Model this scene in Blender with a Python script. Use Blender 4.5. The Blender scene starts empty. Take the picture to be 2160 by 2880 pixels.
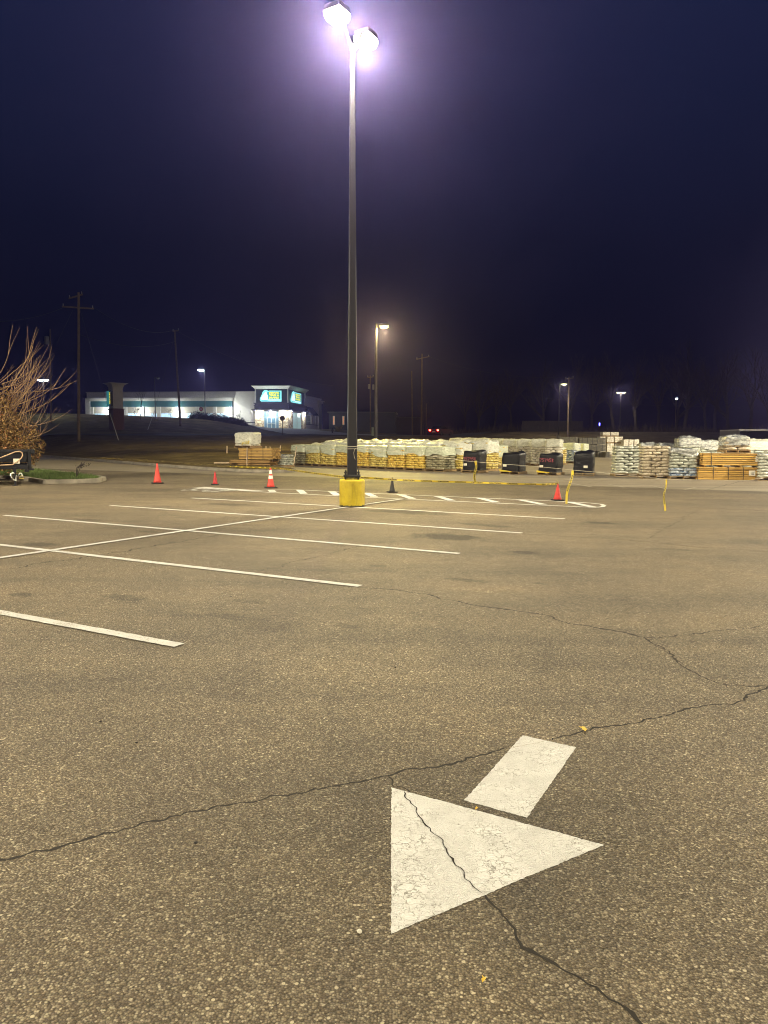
import bpy, bmesh, math, random
from mathutils import Vector, Matrix, noise, geometry
random.seed(7)
R = math.radians
sc = bpy.context.scene
COL = sc.collection
PI = math.pi

# ------------------------------------------------------------------ camera
PITCH, ROLL, CH, FPX = 0.0961, 0.0053, 1.597, 1614.6 * 1.30199   # focal length in pixels of the 2160x2880 photo
cam = bpy.data.objects.new('camera', bpy.data.cameras.new('camera'))
COL.objects.link(cam); sc.camera = cam
cam.data.sensor_fit = 'VERTICAL'; cam.data.sensor_height = 36; cam.data.sensor_width = 27
cam.data.lens = 36 * FPX / 2880
cam.data.clip_start = 0.05; cam.data.clip_end = 3000
cam.matrix_world = Matrix.Translation((0, 0, CH)) @ Matrix.Rotation(PI/2 - PITCH, 4, 'X') @ Matrix.Rotation(ROLL, 4, 'Z')

def ray(x, y):
    """direction of the photo point (x, y)"""
    dx, dy = x - 1080, y - 1440
    c, s = math.cos(-ROLL), math.sin(-ROLL)
    u, v = dx*c - dy*s, dx*s + dy*c
    cp, sp = math.cos(PITCH), math.sin(PITCH)
    return Vector((u/FPX, cp - (v/FPX)*sp, -sp - (v/FPX)*cp))
def G(x, y, z=0.0):
    d = ray(x, y); t = (z - CH)/d.z
    return Vector((d.x*t, d.y*t, z))
def AT(x, y, Y):
    d = ray(x, y); t = Y/d.y
    return Vector((d.x*t, Y, CH + d.z*t))

# ------------------------------------------------------------------ object helpers
def link(name, me, m=None, parent=None):
    o = bpy.data.objects.new(name, me); COL.objects.link(o)
    if m is not None and me is not None:
        for q in (m if isinstance(m, (list, tuple)) else [m]): me.materials.append(q)
    if parent: o.parent = parent
    return o
def obj(name, bm, m=None, parent=None, smooth=False):
    me = bpy.data.meshes.new(name)
    bm.to_mesh(me); bm.free()
    if smooth:
        for p in me.polygons: p.use_smooth = True
    return link(name, me, m, parent)
def tag(o, label, cat, group=None):
    o['label'] = label; o['category'] = cat
    if group: o['group'] = group
    return o
def thing(name, label, cat, loc=(0, 0, 0), rz=0, group=None):
    o = bpy.data.objects.new(name, None); COL.objects.link(o)
    o.empty_display_size = .2
    o.location = loc; o.rotation_euler = (0, 0, rz)
    return tag(o, label, cat, group)
def struct(o, kind='structure'):
    o['kind'] = kind; return o
def dup(root, loc, rz, label, group=None, scale=None):
    r = root.copy(); COL.objects.link(r); r.location = loc; r.rotation_euler = (0, 0, rz); r['label'] = label
    if group: r['group'] = group
    if scale: r.scale = scale
    for ch in list(root.children):
        c = ch.copy(); COL.objects.link(c); c.parent = r
        for g in ch.children:
            d = g.copy(); COL.objects.link(d); d.parent = c
    return r
def B(): return bmesh.new()
def box(bm, x0, x1, y0, y1, z0, z1, M=None, bev=0):
    vs = [bm.verts.new(p) for p in ((x0,y0,z0),(x1,y0,z0),(x1,y1,z0),(x0,y1,z0),(x0,y0,z1),(x1,y0,z1),(x1,y1,z1),(x0,y1,z1))]
    fs = [bm.faces.new([vs[i] for i in q]) for q in ((3,2,1,0),(4,5,6,7),(0,1,5,4),(1,2,6,5),(2,3,7,6),(3,0,4,7))]
    if bev:
        es = set(e for f in fs for e in f.edges)
        r = bmesh.ops.bevel(bm, geom=list(es), offset=bev, segments=2, affect='EDGES', profile=.5)
        vs = list(set(v for f in r['faces'] for v in f.verts) | set(v for v in vs if v.is_valid))
    if M is not None:
        for v in vs: v.co = M @ v.co
    return vs
def ring(bm, c, ax, r, n, ph=0):
    ax = Vector(ax).normalized()
    a = ax.cross(Vector((0,0,1))) if abs(ax.z) < .95 else ax.cross(Vector((1,0,0)))
    a.normalize(); b = ax.cross(a)
    return [bm.verts.new(Vector(c) + (a*math.cos(2*PI*i/n+ph) + b*math.sin(2*PI*i/n+ph))*r) for i in range(n)]
def tube(bm, pts, rad, n=8, cap=True):
    pts = [Vector(p) for p in pts]
    if not isinstance(rad, (list, tuple)): rad = [rad]*len(pts)
    prev = None; first = None
    # keep a stable frame
    d0 = (pts[1]-pts[0]).normalized()
    a = d0.cross(Vector((0,0,1))) if abs(d0.z) < .95 else d0.cross(Vector((1,0,0)))
    a.normalize()
    for i, p in enumerate(pts):
        if i == 0: d = pts[1]-pts[0]
        elif i == len(pts)-1: d = pts[-1]-pts[-2]
        else: d = pts[i+1]-pts[i-1]
        d.normalize()
        a = (a - d*a.dot(d)); a.normalize(); b = d.cross(a)
        cur = [bm.verts.new(p + (a*math.cos(2*PI*k/n) + b*math.sin(2*PI*k/n))*rad[i]) for k in range(n)]
        if prev:
            for k in range(n): bm.faces.new((prev[k], prev[(k+1)%n], cur[(k+1)%n], cur[k]))
        else: first = cur
        prev = cur
    if cap and n > 2:
        bm.faces.new(first[::-1]); bm.faces.new(prev)
def lathe(bm, prof, n=24, c=(0,0,0)):
    prev = None
    for r, z in prof:
        cur = [bm.verts.new((c[0]+r*math.cos(2*PI*k/n), c[1]+r*math.sin(2*PI*k/n), c[2]+z)) for k in range(n)]
        if prev:
            for k in range(n): bm.faces.new((prev[k], prev[(k+1)%n], cur[(k+1)%n], cur[k]))
        else: bm.faces.new(cur[::-1])
        prev = cur
    bm.faces.new(prev)
def poly(bm, pts):
    vs = [bm.verts.new(p) for p in pts]
    f = bm.faces.new(vs); f.normal_update()
    return f
def flat(bm, pts, z):
    f = poly(bm, [(p[0], p[1], z) for p in pts])
    if f.normal.z < 0: f.normal_flip()
def rag(pts, step=.03, amp=.0022):
    out = []
    for i in range(len(pts)):
        a = Vector((pts[i][0], pts[i][1], 0)); b = Vector((pts[(i+1) % len(pts)][0], pts[(i+1) % len(pts)][1], 0)); k = max(1, min(160, int((b-a).length/step)))
        d = (b-a).normalized(); n = Vector((-d.y, d.x, 0)); out.append(a)
        for j in range(1, k):
            q = a+(b-a)*j/k; out.append(q + n*(random.uniform(-1,1)*amp + noise.noise(q*9)*amp*1.2))
    return out
def strip(bm, a, b, w, z):
    a = Vector((a[0], a[1], 0)); b = Vector((b[0], b[1], 0)); d = (b-a).normalized(); n = Vector((-d.y, d.x, 0))*w/2
    flat(bm, rag([a-n, b-n, b+n, a+n], .05, .004), z)
_fc = {}
def text_geo(s, bold=0.0, spacing=1.0):
    """outline of a word as (verts, faces) in the unit plane: x 0..w, y 0..1"""
    k = (s, bold, spacing)
    if k in _fc: return _fc[k]
    cu = bpy.data.curves.new('lettering', 'FONT'); cu.body = s; cu.size = 1; cu.offset = bold; cu.resolution_u = 2
    cu.space_character = spacing
    o = bpy.data.objects.new('lettering', cu); COL.objects.link(o)
    dg = bpy.context.evaluated_depsgraph_get()
    me = bpy.data.meshes.new_from_object(o.evaluated_get(dg))
    vs = [v.co.copy() for v in me.vertices]; fs = [tuple(p.vertices) for p in me.polygons]
    bpy.data.objects.remove(o); bpy.data.curves.remove(cu); bpy.data.meshes.remove(me)
    x0 = min(v.x for v in vs); x1 = max(v.x for v in vs); y0 = min(v.y for v in vs); y1 = max(v.y for v in vs)
    vs = [((v.x-x0)/(x1-x0), (v.y-y0)/(y1-y0)) for v in vs]
    _fc[k] = (vs, fs, (x1-x0)/(y1-y0)); return _fc[k]
def add_text(bm, s, o, ux, uy, bold=0.02):
    """write s with its lower left corner at o, filling the vectors ux (width) and uy (height)"""
    vs, fs, asp = text_geo(s, bold)
    o, ux, uy = Vector(o), Vector(ux), Vector(uy)
    nv = [bm.verts.new(o + ux*x + uy*y) for x, y in vs]
    for f in fs:
        try: bm.faces.new([nv[i] for i in f])
        except ValueError: pass

# ------------------------------------------------------------------ materials
def newmat(name):
    m = bpy.data.materials.new(name); m.use_nodes = True
    nt = m.node_tree; nt.nodes.clear()
    out = nt.nodes.new('ShaderNodeOutputMaterial'); p = nt.nodes.new('ShaderNodeBsdfPrincipled')
    nt.links.new(p.outputs[0], out.inputs[0])
    return m, nt, p, out
def N(nt, t, **kw):
    n = nt.nodes.new(t)
    for k, v in kw.items():
        if k in n.inputs: n.inputs[k].default_value = v
        else: setattr(n, k, v)
    return n
def noise_n(nt, vec, scale, detail=3, rough=.5):
    n = N(nt, 'ShaderNodeTexNoise'); n.inputs['Scale'].default_value = scale; n.inputs['Detail'].default_value = detail
    n.inputs['Roughness'].default_value = rough
    if vec is not None: nt.links.new(vec, n.inputs['Vector'])
    return n
def ramp(nt, fac, stops, interp='LINEAR'):
    r = N(nt, 'ShaderNodeValToRGB'); cr = r.color_ramp; cr.interpolation = interp
    while len(cr.elements) < len(stops): cr.elements.new(.5)
    for e, (p, c) in zip(cr.elements, stops):
        e.position = p; e.color = (*c, 1) if len(c) == 3 else c
    nt.links.new(fac, r.inputs[0]); return r
def mixc(nt, fac, a, b, mode='MIX'):
    n = N(nt, 'ShaderNodeMix', data_type='RGBA', blend_type=mode)
    for i, v in ((0, fac), (6, a), (7, b)):
        if hasattr(v, 'links'): nt.links.new(v, n.inputs[i])
        else: n.inputs[i].default_value = v if i == 0 else (*v, 1)
    return n.outputs[2]
def math_n(nt, op, a, b=None, clamp=False):
    n = N(nt, 'ShaderNodeMath', operation=op, use_clamp=clamp)
    for i, v in ((0, a), (1, b)):
        if v is None: continue
        if hasattr(v, 'links'): nt.links.new(v, n.inputs[i])
        else: n.inputs[i].default_value = v
    return n.outputs[0]
def bump(nt, p, h, strength, dist):
    b = N(nt, 'ShaderNodeBump'); b.inputs['Strength'].default_value = strength; b.inputs['Distance'].default_value = dist
    nt.links.new(h, b.inputs['Height']); nt.links.new(b.outputs[0], p.inputs['Normal'])
def simple(name, col, rough=.6, var=.25, scale=6, metal=0, bmp=.0, bscale=40, spec=.5, coat=0, col2=None):
    m, nt, p, out = newmat(name)
    tc = N(nt, 'ShaderNodeTexCoord')
    nz = noise_n(nt, tc.outputs['Object'], scale, 5, .6)
    d = tuple(c*(1-var) for c in col) if col2 is None else col2
    l = tuple(min(1, c*(1+var*.6)) for c in col) if col2 is None else col
    r = ramp(nt, nz.outputs[0], [(.3, d), (.7, l)])
    nt.links.new(r.outputs[0], p.inputs['Base Color'])
    p.inputs['Roughness'].default_value = rough; p.inputs['Metallic'].default_value = metal
    p.inputs['Specular IOR Level'].default_value = spec
    if coat: p.inputs['Coat Weight'].default_value = coat; p.inputs['Coat Roughness'].default_value = .15
    if bmp:
        nb = noise_n(nt, tc.outputs['Object'], bscale, 4, .6); bump(nt, p, nb.outputs[0], bmp, .02)
    return m
def glow(name, col, strength):
    m, nt, p, out = newmat(name)
    p.inputs['Base Color'].default_value = (*[c*.5 for c in col], 1)
    p.inputs['Emission Color'].default_value = (*col, 1); p.inputs['Emission Strength'].default_value = strength
    return m

M = {}
M['concrete'] = simple('concrete', (.30,.27,.22), .9, .35, 3, bmp=.3, bscale=60)
M['kerb'] = simple('kerb_concrete', (.27,.24,.19), .9, .4, 2.5, bmp=.3, bscale=50)
M['steel'] = simple('bronze_painted_steel', (.022,.022,.027), .38, .15, 2, spec=.5, bmp=.02, bscale=80)
M['galv'] = simple('galvanised_steel', (.30,.30,.31), .45, .2, 4, metal=.6)
M['wood_pole'] = simple('weathered_pole_wood', (.16,.12,.085), .9, .3, 3, bmp=.3)
M['black'] = simple('black_rubber', (.02,.02,.021), .7, .3, 8)
M['black_steel'] = simple('black_enamelled_steel', (.012,.013,.017), .35, .3, 3, bmp=.05)
M['void'] = simple('dark_opening', (.006,.006,.008), .9, .1)
M['white_paint'] = simple('white_enamel', (.72,.70,.64), .5, .12, 5)
M['paper'] = simple('paper_label', (.78,.74,.64), .6, .08, 20)
M['ink'] = simple('black_ink', (.02,.02,.02), .6, .1)
M['pink'] = simple('pink_marking_paint', (.50,.10,.15), .6, .2)
M['pallet'] = simple('pallet_wood', (.36,.25,.12), .85, .4, 9, bmp=.2)
M['stake'] = simple('bleached_stake_wood', (.60,.46,.32), .8, .3, 12, bmp=.2)
M['twine'] = simple('pale_twine', (.6,.55,.45), .7, .1)
M['chain'] = simple('zinc_chain', (.55,.55,.52), .3, .1, metal=.9)
M['hose'] = simple('tan_hose', (.55,.38,.24), .55, .15)
M['brick'] = simple('brown_brick', (.16,.085,.06), .9, .4, 14, bmp=.3)
M['twig'] = simple('pale_bark', (.24,.15,.09), .85, .3, 10)
M['bark'] = simple('dark_bark', (.035,.027,.021), .9, .3, 5, bmp=.3)
M['wire'] = simple('weathered_wire', (.035,.035,.04), .6, .1)
M['car'] = simple('dark_red_car_paint', (.05,.006,.008), .3, .1, coat=.6)
M['glass'] = simple('dark_glass', (.01,.012,.016), .1, .1)
M['sign_back'] = simple('weathered_sign_back', (.08,.06,.055), .6, .3)
M['sign_red'] = simple('red_sign_sheeting', (.35,.03,.04), .5, .2)

def asphalt_mat():
    m, nt, p, out = newmat('worn_asphalt')
    L = nt.links.new
    ge = N(nt, 'ShaderNodeNewGeometry'); pos = ge.outputs['Position']
    # aggregate: pale stones in darker binder
    v1 = N(nt, 'ShaderNodeTexVoronoi', feature='F1'); v1.inputs['Scale'].default_value = 136; L(pos, v1.inputs['Vector'])
    v2 = N(nt, 'ShaderNodeTexVoronoi', feature='F1'); v2.inputs['Scale'].default_value = 61; L(pos, v2.inputs['Vector'])
    sep = N(nt, 'ShaderNodeSeparateColor'); L(v1.outputs['Color'], sep.inputs[0])
    sep2 = N(nt, 'ShaderNodeSeparateColor'); L(v2.outputs['Color'], sep2.inputs[0])
    stone = ramp(nt, sep.outputs[0], [(0, (.118,.090,.055)), (.40, (.172,.134,.084)), (.66, (.25,.200,.128)), (.86, (.36,.30,.20)), (1, (.55,.475,.33))])
    edge = math_n(nt, 'MULTIPLY', v1.outputs['Distance'], 1.0)
    shape = ramp(nt, v1.outputs['Distance'], [(.30, (1,1,1)), (.68, (.42,.41,.40))])
    c = mixc(nt, 1.0, stone.outputs[0], shape.outputs[0], 'MULTIPLY')
    big = ramp(nt, sep2.outputs[1], [(.90, (0,0,0)), (.97, (1,1,1))])
    bshape = ramp(nt, v2.outputs['Distance'], [(.30, (1,1,1)), (.44, (0,0,0))])
    bm_ = math_n(nt, 'MULTIPLY', big.outputs[0], bshape.outputs[0])
    c = mixc(nt, bm_, c, (.60,.52,.36))
    # large scale wear
    n1 = noise_n(nt, pos, .35, 6, .6); w1 = ramp(nt, n1.outputs[0], [(.30, (.66,.66,.68)), (.50, (.98,.98,.98)), (.70, (1.24,1.21,1.14))])
    c = mixc(nt, 1.0, c, w1.outputs[0], 'MULTIPLY')
    n2 = noise_n(nt, pos, 2.6, 6, .7); w2 = ramp(nt, n2.outputs[0], [(.28, (.78,.78,.8)), (.5, (1,1,1)), (.75, (1.10,1.09,1.06))])
    c = mixc(nt, 1.0, c, w2.outputs[0], 'MULTIPLY')
    # smeared tyre tracks along the lane
    mp = N(nt, 'ShaderNodeMapping'); mp.inputs['Rotation'].default_value = (0, 0, .5); mp.inputs['Scale'].default_value = (.12, 1.1, 1); L(pos, mp.inputs[0])
    n3 = noise_n(nt, mp.outputs[0], 1.3, 5, .6); w3 = ramp(nt, n3.outputs[0], [(.32, (.76,.76,.78)), (.55, (1,1,1)), (.8, (1.12,1.10,1.06))])
    c = mixc(nt, 1.0, c, w3.outputs[0], 'MULTIPLY')
    # older, paler paving beyond the lane: side of a line that runs along the stall rows
    sx = N(nt, 'ShaderNodeSeparateXYZ'); L(pos, sx.inputs[0])
    t = math_n(nt, 'ADD', math_n(nt, 'MULTIPLY', sx.outputs[0], .45), math_n(nt, 'MULTIPLY', sx.outputs[1], .893))
    t = math_n(nt, 'ADD', t, math_n(nt, 'MULTIPLY', n2.outputs[0], .5))
    far = N(nt, 'ShaderNodeMapRange'); L(t, far.inputs[0]); far.inputs[1].default_value = 27.2; far.inputs[2].default_value = 27.7
    mid = N(nt, 'ShaderNodeMapRange'); L(t, mid.inputs[0]); mid.inputs[1].default_value = 6; mid.inputs[2].default_value = 20
    smooth_c = mixc(nt, .72, c, (.40,.345,.26))
    smooth_c = mixc(nt, 1.0, smooth_c, w3.outputs[0], 'MULTIPLY')
    c = mixc(nt, far.outputs[0], c, smooth_c)
    # fresh black halo of sealer round the arrow and oil drips and other dark spots (marks with a shape of their own)
    def spot(cx, cy, rx, ry, rot, dark, c, soft=.35):
        mp = N(nt, 'ShaderNodeMapping', vector_type='TEXTURE'); mp.inputs['Location'].default_value = (cx, cy, 0)
        mp.inputs['Rotation'].default_value = (0, 0, rot); mp.inputs['Scale'].default_value = (rx, ry, 1)
        L(pos, mp.inputs[0])
        ln = N(nt, 'ShaderNodeVectorMath', operation='LENGTH'); L(mp.outputs[0], ln.inputs[0])
        ns = noise_n(nt, pos, 3.2/max(rx, .3), 4, .65)
        q = math_n(nt, 'ADD', ln.outputs['Value'], math_n(nt, 'MULTIPLY', math_n(nt, 'SUBTRACT', ns.outputs[0], .5), 1.6))
        r = N(nt, 'ShaderNodeMapRange'); L(q, r.inputs[0]); r.inputs[1].default_value = 1-soft; r.inputs[2].default_value = 1+soft*.4
        r.inputs[3].default_value = dark; r.inputs[4].default_value = 1
        cc = N(nt, 'ShaderNodeCombineColor')
        for i in range(3): L(r.outputs[0], cc.inputs[i])
        return mixc(nt, 1.0, c, cc.outputs[0], 'MULTIPLY')
    for x, y, rx, ry, dk in SPOTS:
        g = G(x, y); c = spot(g.x, g.y, rx, ry, -.5, dk*.85, c)
    g = G(1420, 2330); c = spot(g.x, g.y, 1.05, 1.05, 0, .55, c, .8)
    L(c, p.inputs['Base Color'])
    rr = ramp(nt, sep.outputs[1], [(0, (.5,)*3), (1, (.85,)*3)]); L(rr.outputs[0], p.inputs['Roughness'])
    p.inputs['Specular IOR Level'].default_value = .35
    h = math_n(nt, 'SUBTRACT', math_n(nt, 'MULTIPLY', sep.outputs[2], .5), v1.outputs['Distance'])
    bump(nt, p, h, .9, .006)
    return m
# oil drips, tyre scuffs and other dark spots on the lot, photo positions and half-sizes in metres
SPOTS = [(880,1440,.35,.1,.75), (1060,1590,.14,.1,.8), (420,1495,.3,.12,.8), (1900,1545,.3,.12,.8), (980,1760,.12,.08,.8), (1520,1640,.1,.07,.75), (250,1462,.4,.15,.8), (1262,1509,.62,.42,.45), (1688,1470,.35,.22,.6), (1474,1553,.22,.16,.6), (1310,1630,.3,.1,.70), (700,1690,.22,.12,.85), (640,1732,.26,.10,.85),
         (520,1728,.26,.10,.9), (760,1760,.4,.2,.95), (350,1680,.3,.12,.7), (110,1530,.35,.2,.68), (1345,1475,.35,.2,.7), (1400,1480,.3,.2,.72), (640,1418,.7,.3,.7), (1150,1440,1.2,.4,.62), (60,1672,.16,.1,.6)]  # the widest one darkens the ground right of the pole base

def paint_mat(cracked):
    m, nt, p, out = newmat('road_paint_crazed' if cracked else 'road_paint_worn')
    L = nt.links.new
    ge = N(nt, 'ShaderNodeNewGeometry'); pos = ge.outputs['Position']
    v = N(nt, 'ShaderNodeTexVoronoi', feature='F1'); v.inputs['Scale'].default_value = 136; L(pos, v.inputs['Vector'])
    n1 = noise_n(nt, pos, 9, 5, .6)
    c = ramp(nt, n1.outputs[0], [(.3, (.57,.56,.53)), (.7, (.70,.69,.66))]).outputs[0]
    h = math_n(nt, 'MULTIPLY', v.outputs['Distance'], -1.0)
    if cracked:
        # warped cells give the crazing; it is dense in the body of the arrow, absent towards its edges
        nw = noise_n(nt, pos, 30, 3, .6)
        wv = N(nt, 'ShaderNodeVectorMath', operation='SCALE'); L(nw.outputs['Color'], wv.inputs[0]); wv.inputs['Scale'].default_value = .07
        ad = N(nt, 'ShaderNodeVectorMath', operation='ADD'); L(pos, ad.inputs[0]); L(wv.outputs[0], ad.inputs[1])
        v3 = N(nt, 'ShaderNodeTexVoronoi', feature='DISTANCE_TO_EDGE'); v3.inputs['Scale'].default_value = 25; L(ad.outputs[0], v3.inputs['Vector'])
        n4 = noise_n(nt, pos, 5.5, 2, .5)
        w = math_n(nt, 'ADD', math_n(nt, 'MULTIPLY', ramp(nt, n4.outputs[0], [(.42, (0,0,0)), (.62, (1,1,1))]).outputs[0], .04), .0005)
        ck = N(nt, 'ShaderNodeMapRange'); L(v3.outputs['Distance'], ck.inputs[0]); ck.inputs[1].default_value = 0; L(w, ck.inputs[2]); ck.inputs[3].default_value = 0
        ck.inputs[4].default_value = 1
        c = mixc(nt, ck.outputs[0], (.26,.24,.19), c)
        smooth = ramp(nt, n4.outputs[0], [(.45, (1,1,1)), (.6, (.4,.4,.4))]).outputs[0]
        h = math_n(nt, 'MULTIPLY', h, smooth)
        h = math_n(nt, 'ADD', h, math_n(nt, 'MULTIPLY', ck.outputs[0], .8))
    else:
        nn = noise_n(nt, pos, 55, 3, .7); nl = noise_n(nt, pos, 1.7, 4, .6); wear = ramp(nt, math_n(nt, 'ADD', nn.outputs[0], math_n(nt, 'MULTIPLY', math_n(nt, 'SUBTRACT', nl.outputs[0], .5), .45)), [(.33, (0,0,0)), (.42, (1,1,1))]).outputs[0]
        c = mixc(nt, wear, (.28,.24,.17), c)
    L(c, p.inputs['Base Color']); p.inputs['Roughness'].default_value = .6
    bump(nt, p, h, .95, .009)
    return m

def grass_mat(name, a, b, c3, sc1=.8):
    m, nt, p, out = newmat(name); L = nt.links.new
    ge = N(nt, 'ShaderNodeNewGeometry'); pos = ge.outputs['Position']
    n1 = noise_n(nt, pos, sc1, 6, .65); n2 = noise_n(nt, pos, 14, 5, .7)
    c = ramp(nt, n1.outputs[0], [(.3, a), (.52, b), (.75, c3)]).outputs[0]
    d = ramp(nt, n2.outputs[0], [(.3, (.45,.45,.45)), (.7, (1.4,1.4,1.4))]).outputs[0]
    L(mixc(nt, 1.0, c, d, 'MULTIPLY'), p.inputs['Base Color']); p.inputs['Roughness'].default_value = .95
    p.inputs['Specular IOR Level'].default_value = .1
    bump(nt, p, n2.outputs[0], .8, .06)
    return m
M['dry_grass'] = grass_mat('dry_winter_grass', (.075,.058,.026), (.14,.105,.050), (.24,.19,.10), .5)
M['green_grass'] = grass_mat('green_grass', (.03,.055,.008), (.055,.10,.012), (.10,.13,.03), 2)
M['straw'] = grass_mat('straw_litter', (.16,.12,.05), (.28,.22,.10), (.40,.31,.13), 8)
M['road'] = simple('dark_road_asphalt', (.045,.042,.04), .9, .3, .6)
M['drive'] = simple('pale_concrete_drive', (.30,.29,.27), .85, .2, .5)
M['crack'] = simple('open_crack', (.016,.012,.008), .95, .3, 20)
M['seam'] = simple('sealed_seam', (.032,.024,.015), .9, .4, 8)

def bag_mat(name, cols, spots=None, rough=.45, sscale=9, coat=.2):
    m, nt, p, out = newmat(name); L = nt.links.new
    tc = N(nt, 'ShaderNodeTexCoord'); oi = N(nt, 'ShaderNodeObjectInfo')
    ad = N(nt, 'ShaderNodeVectorMath', operation='ADD'); L(tc.outputs['Object'], ad.inputs[0])
    sc_ = N(nt, 'ShaderNodeVectorMath', operation='SCALE'); L(oi.outputs['Location'], sc_.inputs[0]); sc_.inputs['Scale'].default_value = 3.7
    L(sc_.outputs[0], ad.inputs[1]); vec = ad.outputs[0]
    mp = N(nt, 'ShaderNodeMapping'); mp.inputs['Scale'].default_value = (1, 1, 2.2); L(vec, mp.inputs[0])
    n1 = noise_n(nt, mp.outputs[0], 5.5, 5, .7)
    c = ramp(nt, n1.outputs[0], cols).outputs[0]
    if spots:
        v = N(nt, 'ShaderNodeTexVoronoi', feature='F1'); v.inputs['Scale'].default_value = sscale; v.inputs['Randomness'].default_value = .55; L(mp.outputs[0], v.inputs['Vector'])
        f = ramp(nt, v.outputs['Distance'], [(.22, (1,1,1)), (.34, (0,0,0))]).outputs[0]
        c = mixc(nt, f, c, spots)
    L(c, p.inputs['Base Color']); p.inputs['Roughness'].default_value = rough; p.inputs['Coat Weight'].default_value = coat
    p.inputs['Coat Roughness'].default_value = .25
    nb = noise_n(nt, vec, 22, 5, .7); bump(nt, p, nb.outputs[0], .8, .03)
    return m
M['bag_yellow'] = bag_mat('printed_mulch_bag', [(.30, (.24,.15,.03)), (.42, (.55,.40,.09)), (.55, (.80,.66,.20)), (.72, (.62,.56,.28))], (.10,.055,.02))
M['bag_orange'] = bag_mat('orange_printed_bag', [(.30, (.34,.17,.02)), (.42, (.70,.45,.07)), (.56, (.86,.66,.15)), (.74, (.66,.52,.20))], (.12,.05,.015))
M['bag_dull'] = bag_mat('wrapped_olive_bag', [(.30, (.17,.15,.08)), (.5, (.36,.33,.20)), (.7, (.50,.48,.34))], (.14,.10,.05), .3, 7, .6)
M['bag_silver'] = bag_mat('wrapped_grey_bag', [(.28, (.13,.14,.11)), (.42, (.34,.36,.30)), (.54, (.58,.60,.52)), (.70, (.82,.82,.74))], None, .28, 7, .7)
M['bag_tan'] = bag_mat('wrapped_tan_bag', [(.28, (.18,.14,.09)), (.42, (.42,.35,.25)), (.56, (.64,.56,.42)), (.74, (.80,.76,.64))], None, .3, 7, .6)
M['bag_blue'] = bag_mat('blue_and_white_bag', [(.30, (.05,.10,.05)), (.42, (.06,.12,.28)), (.55, (.55,.60,.62)), (.7, (.14,.22,.42)), (.85, (.66,.68,.66))], None, .3, 7, .6)
M['bag_dark'] = bag_mat('dark_grey_bag', [(.30, (.05,.05,.05)), (.5, (.16,.155,.15)), (.7, (.32,.31,.29))], None, .3, 7, .7)
M['bag_white'] = bag_mat('cream_bag', [(.30, (.30,.27,.22)), (.48, (.62,.58,.48)), (.66, (.80,.77,.67))], None, .4)
M['hood'] = bag_mat('milky_plastic_hood', [(.30, (.42,.46,.33)), (.5, (.60,.64,.49)), (.72, (.78,.80,.66))], None, .4, 7, .35)
M['hood_white'] = bag_mat('white_plastic_hood', [(.30, (.42,.43,.37)), (.5, (.68,.69,.60)), (.72, (.86,.86,.77))], None, .5, 7, .15)
M['hood_silver'] = bag_mat('clear_plastic_hood', [(.30, (.09,.10,.11)), (.45, (.28,.29,.29)), (.57, (.50,.52,.50)), (.74, (.80,.80,.74))], None, .18, 7, .9)
M['black_wrap'] = bag_mat('black_stretch_wrap', [(.3, (.004,.004,.005)), (.7, (.010,.010,.012))], None, .33, 7, .12)
M['black_wrap'].node_tree.nodes['Principled BSDF'].inputs['Specular IOR Level'].default_value = .25
M['grey_block'] = bag_mat('wrapped_grey_timber', [(.3, (.035,.033,.03)), (.5, (.08,.075,.065)), (.75, (.20,.19,.165))], None, .6, 7, .1)
M['box_print'] = bag_mat('patchy_white_carton', [(.3, (.24,.15,.09)), (.42, (.55,.50,.42)), (.54, (.84,.81,.74))], None, .6, 7, .1)

def lumber_mat(name, a, b, knots=True, axis=0):
    m, nt, p, out = newmat(name); L = nt.links.new
    tc = N(nt, 'ShaderNodeTexCoord')
    mp = N(nt, 'ShaderNodeMapping'); s = [14, 14, 14]; s[axis] = 1.2; mp.inputs['Scale'].default_value = s; L(tc.outputs['Object'], mp.inputs[0])
    n1 = noise_n(nt, mp.outputs[0], 2, 5, .6)
    c = ramp(nt, n1.outputs[0], [(.3, a), (.7, b)]).outputs[0]
    ge = N(nt, 'ShaderNodeNewGeometry')
    rnd = ramp(nt, ge.outputs['Random Per Island'], [(0, (.60,.56,.50)), (.5, (1,1,1)), (1, (1.35,1.3,1.1))]).outputs[0]
    c = mixc(nt, 1.0, c, rnd, 'MULTIPLY')
    if knots:
        mp2 = N(nt, 'ShaderNodeMapping'); s = [5, 5, 9]; s[axis] = 3.0; mp2.inputs['Scale'].default_value = s; L(tc.outputs['Object'], mp2.inputs[0])
        v = N(nt, 'ShaderNodeTexVoronoi'); v.inputs['Scale'].default_value = 1; L(mp2.outputs[0], v.inputs['Vector'])
        f = ramp(nt, v.outputs['Distance'], [(.10, (1,1,1)), (.17, (0,0,0))]).outputs[0]
        c = mixc(nt, f, c, (.14,.06,.015))
    L(c, p.inputs['Base Color']); p.inputs['Roughness'].default_value = .7
    bump(nt, p, n1.outputs[0], .3, .01)
    return m
M['lumber'] = lumber_mat('yellow_pine', (.45,.26,.06), (.66,.43,.12))
M['lumber_old'] = lumber_mat('weathered_pine', (.28,.17,.05), (.52,.34,.11))
M['timber'] = lumber_mat('round_landscape_timber', (.14,.085,.03), (.30,.19,.075), False)

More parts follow.
